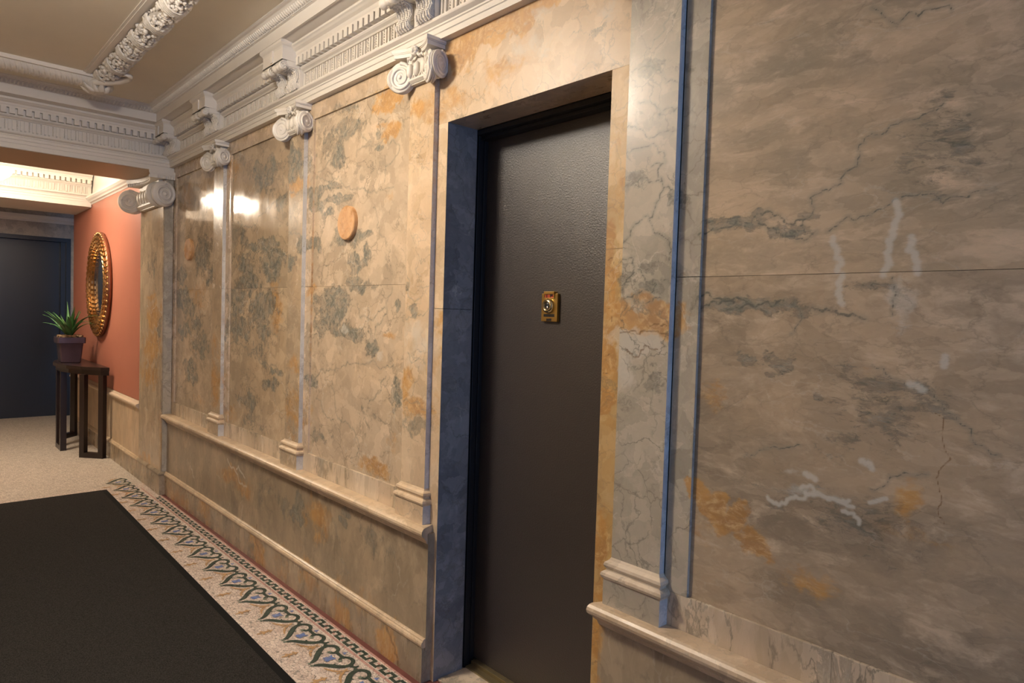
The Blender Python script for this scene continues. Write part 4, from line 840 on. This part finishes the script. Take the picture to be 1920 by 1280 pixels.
# ---- mirror
MX, MZ, MA, MBz, MY = -7.165, 1.522, .430, .478, -.055
mir = empty('oval_mirror', (MX, MY, MZ), 'oval mirror with a studded antique gold frame on the terracotta wall', 'mirror')
def ell(f, off, n=64): return [(MX+MA*f*math.cos(2*PI*k/n), MY-off, MZ+MBz*f*math.sin(2*PI*k/n)) for k in range(n)]
m = MB(); m.rings([ell(.97, 0), ell(1.0, .012), ell(1.0, .035), ell(.96, .044)], True, caps=False); m.build('rim', M['copper'], mir)
m = MB(); m.rings([ell(.97, .038), ell(.92, .046), ell(.78, .046), ell(.70, .036), ell(.62, .012)], True, caps=False)
def stud(f, off, nb, wt, wr, h, ph=0):
    for k in range(nb):
        t = 2*PI*(k+ph)/nb; c = Vector((MX+MA*f*math.cos(t), MY-off, MZ+MBz*f*math.sin(t)))
        tv = Vector((-MA*math.sin(t), 0, MBz*math.cos(t))).normalized(); rv = Vector((tv.z, 0, -tv.x)); nv = Vector((0, -1, 0))
        m.rings([[c+tv*a*wt*q+rv*b_*wr*q+nv*d for a, b_ in ((-1, -1), (1, -1), (1, 1), (-1, 1))] for q, d in ((1, -.01), (1, h*.6), (.6, h))], False)
stud(.90, .046, 50, .0165, .016, .012); stud(.81, .046, 46, .015, .013, .013, .5); stud(.735, .040, 42, .0145, .012, .014); stud(.665, .024, 40, .0135, .011, .014, .5)
for k in range(56):
    t = 2*PI*k/56; m.ball((MX+MA*.975*math.cos(t), MY-.036, MZ+MBz*.975*math.sin(t)), (.013, .013, .013), 6, 4)
m.build('studded_frame', M['gold'], mir)
m = MB(); m.rings([ell(.63, .004), ell(.63, .013)], False); m.build('glass', M['glass'], mir)

# ---- console table
TX = -7.36
tb = empty('console_table', (TX, -.2, 0), 'dark wood demilune console table against the terracotta wall', 'table')
out = [(-6.655, -.092), (-6.690, -.150), (-6.86, -.270), (-7.05, -.345), (-7.25, -.385)]
out = out+[(2*TX-a, b) for a, b in out[::-1]]
m = MB(); ring = [(-6.655, -.090)]+out+[(2*TX+6.655, -.090)]
m.rings([[(a, b, .765) for a, b in ring], [(a, b, .795) for a, b in ring]], False); m.build('table_top', M['wood'], tb, bevel=.002)
ins = [((TX+(a-TX)*.975), -.09+(b+.09)*.93) for a, b in ring]
m = MB(); m.rings([[(a, b, .725) for a, b in ins], [(a, b, .7652) for a, b in ins]], False); m.build('apron', M['wood'], tb)
def uframe(p, q, name='leg_frame'):
    p, q = Vector(p), Vector(q); d = (q-p).normalized(); n = Vector((-d.y, d.x)); t = .024; L = (q-p).length
    m = MB()
    def bb(u0, u1, z0, z1):
        P = [p+d*u+n*v for u in (u0, u1) for v in (-t, t)]
        m.rings([[(P[i].x, P[i].y, z0) for i in (0, 1, 3, 2)], [(P[i].x, P[i].y, z1) for i in (0, 1, 3, 2)]], False)
    for u in (0, L-.045): 
        bb(u, u+.045, .045, .7255)
    bb(0, L, 0, .0452)
    m.build(name, M['wood'], tb, bevel=.0015)
uframe((-6.70, -.115), (-6.865, -.262)); uframe((-8.02, -.115), (-7.855, -.262)); uframe((-7.235, -.335), (-7.485, -.335))

# ---- potted plant on the table
PXc, PYc, ZT = -7.38, -.268, .795
pl = empty('potted_plant', (PXc, PYc, ZT), 'spiky green plant in a square purple-brown pot on the console table', 'plant')
def sq(h, z, r=.01): return [(PXc+a, PYc+b, z) for a, b in ((-h, -h+r), (-h+r, -h), (h-r, -h), (h, -h+r), (h, h-r), (h-r, h), (-h+r, h), (-h, h-r))]
m = MB(); m.rings([sq(.072, ZT), sq(.078, ZT+.006), sq(.094, ZT+.178), sq(.094, ZT+.180), sq(.108, ZT+.180), sq(.110, ZT+.183), sq(.110, ZT+.232), sq(.107, ZT+.235), sq(.096, ZT+.235), sq(.092, ZT+.225)], False)
m.build('pot', M['pot'], pl)
m = MB(); pr_ = random.Random(5)
for k in range(170):
    x_, y_ = PXc+pr_.uniform(-.082, .082), PYc+pr_.uniform(-.082, .082)
    Mr = Matrix.Rotation(pr_.uniform(0, 3), 3, 'Z') @ Matrix.Rotation(pr_.uniform(-.5, .5), 3, 'X')
    m.ball((x_, y_, ZT+.232+pr_.uniform(0, .02)), (.024, .011, .005), 5, 3, Mr)
o = m.build('bark_mulch', M['soil'], pl); o['kind'] = 'stuff'
def leaf(az, lean, L, w, droop):
    m = MB(); N = 12; P = []
    dx, dy = math.cos(az), math.sin(az); side = Vector((-dy, dx, 0)); r = .012; z = ZT+.236; ang = lean
    pts = []
    for i in range(N+1):
        pts.append(Vector((PXc+dx*r, PYc+dy*r, z)))
        ang += droop/N; r += math.sin(ang)*L/N; z += math.cos(ang)*L/N
    rs = []
    for i, p in enumerate(pts):
        t = i/N; ww = w*(.75+.5*math.sin(PI*min(1, t*1.3)))*(1-t**2.2)+.0008
        tg = (pts[min(i+1, N)]-pts[max(i-1, 0)]).normalized(); nn = side.cross(tg)
        rs.append([p-side*ww, p-nn*(ww*.35+.001), p+side*ww, p-nn*(ww*.35-.0015)])
    m.rings(rs, True); m.build('leaf', M['leaf'], pl)
lr = random.Random(12)
spec = [(.50, .35, .42, .016, 1.25), (.30, .45, .40, .014, 1.35), (.62, .5, .30, .012, 1.1), (-.2, .5, .40, .018, 1.0), (-.9, .45, .34, .021, .7), (.1, .2, .32, .020, .45), (-.5, .7, .36, .016, .95), (.9, .12, .26, .020, .3), (-1.6, .35, .30, .021, .6)]
spec += [(lr.uniform(.6, 2.5), lr.uniform(.02, .22), lr.uniform(.18, .28), .019, .25) for _ in range(6)]
spec += [(lr.uniform(3.1, 6.0), lr.uniform(.1, .9), lr.uniform(.24, .36), lr.uniform(.016, .022), lr.uniform(.3, 1.1)) for _ in range(13)]
for s_ in spec: leaf(*s_)

# ================================================================== the rest of the corridor (beside and behind the camera)
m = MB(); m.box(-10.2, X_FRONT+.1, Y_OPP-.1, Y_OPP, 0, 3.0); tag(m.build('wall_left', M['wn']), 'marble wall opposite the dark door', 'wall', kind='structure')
wf = MB(); wf.box(X_FRONT, X_FRONT+.1, Y_OPP, -2.1, 0, 2.7); wf.box(X_FRONT, X_FRONT+.1, -.5, .3, 0, 2.7); wf.box(X_FRONT, X_FRONT+.1, -2.1, -.5, 2.45, 2.7)
tag(wf.build('wall_front', M['plaster']), 'plaster wall around the glazed street door', 'wall', kind='structure')
gd = empty('door_3', (X_FRONT, -1.3, 0), 'glazed street door behind the camera', 'door', kind='structure')
m = MB()
for y0, y1, z0, z1 in ((-2.1, -2.04, 0, 2.45), (-.56, -.5, 0, 2.45), (-2.04, -.56, 0, .12), (-2.04, -.56, 2.38, 2.45), (-1.33, -1.27, .12, 2.38)): m.box(X_FRONT+.02, X_FRONT+.07, y0, y1, z0, z1)
m.build('door_frame', M['frame'], gd)
def bowl_lamp(x, y, z, mat, label, zc):
    e = empty('ceiling_lamp', (x, y, zc), label, 'lamp')
    m = MB(); m.lathe([(0, -.012), (.06, -.02), (.10, -.055), (.155, 0), (.165, .05), (.150, .05), (.1, .01), (0, 0)][1:], (x, y, z), 32)
    m = MB(); m.lathe([(0, -.075), (.05, -.070), (.10, -.050), (.14, -.018), (.16, .025), (.15, .027), (.0, .026)], (x, y, z), 32); m.build('lamp_bowl', mat, e)
    m = MB(); m.lathe([(.012, .03), (.012, zc-z-.02)], (x, y, z), 10); m.lathe([(.0, zc-z-.03), (.06, zc-z-.02), (.07, zc-z)], (x, y, z), 20); m.build('lamp_stem', M['brass'], e)
bowl_lamp(-2.38, -1.27, 2.50, M['glow_hall'], 'lit opal glass bowl lamp hanging in the corridor', Z_CEIL)
bowl_lamp(-6.75, -.92, 2.36, M['glow_back'], 'lit opal glass bowl lamp hanging in the far bay', 2.95)
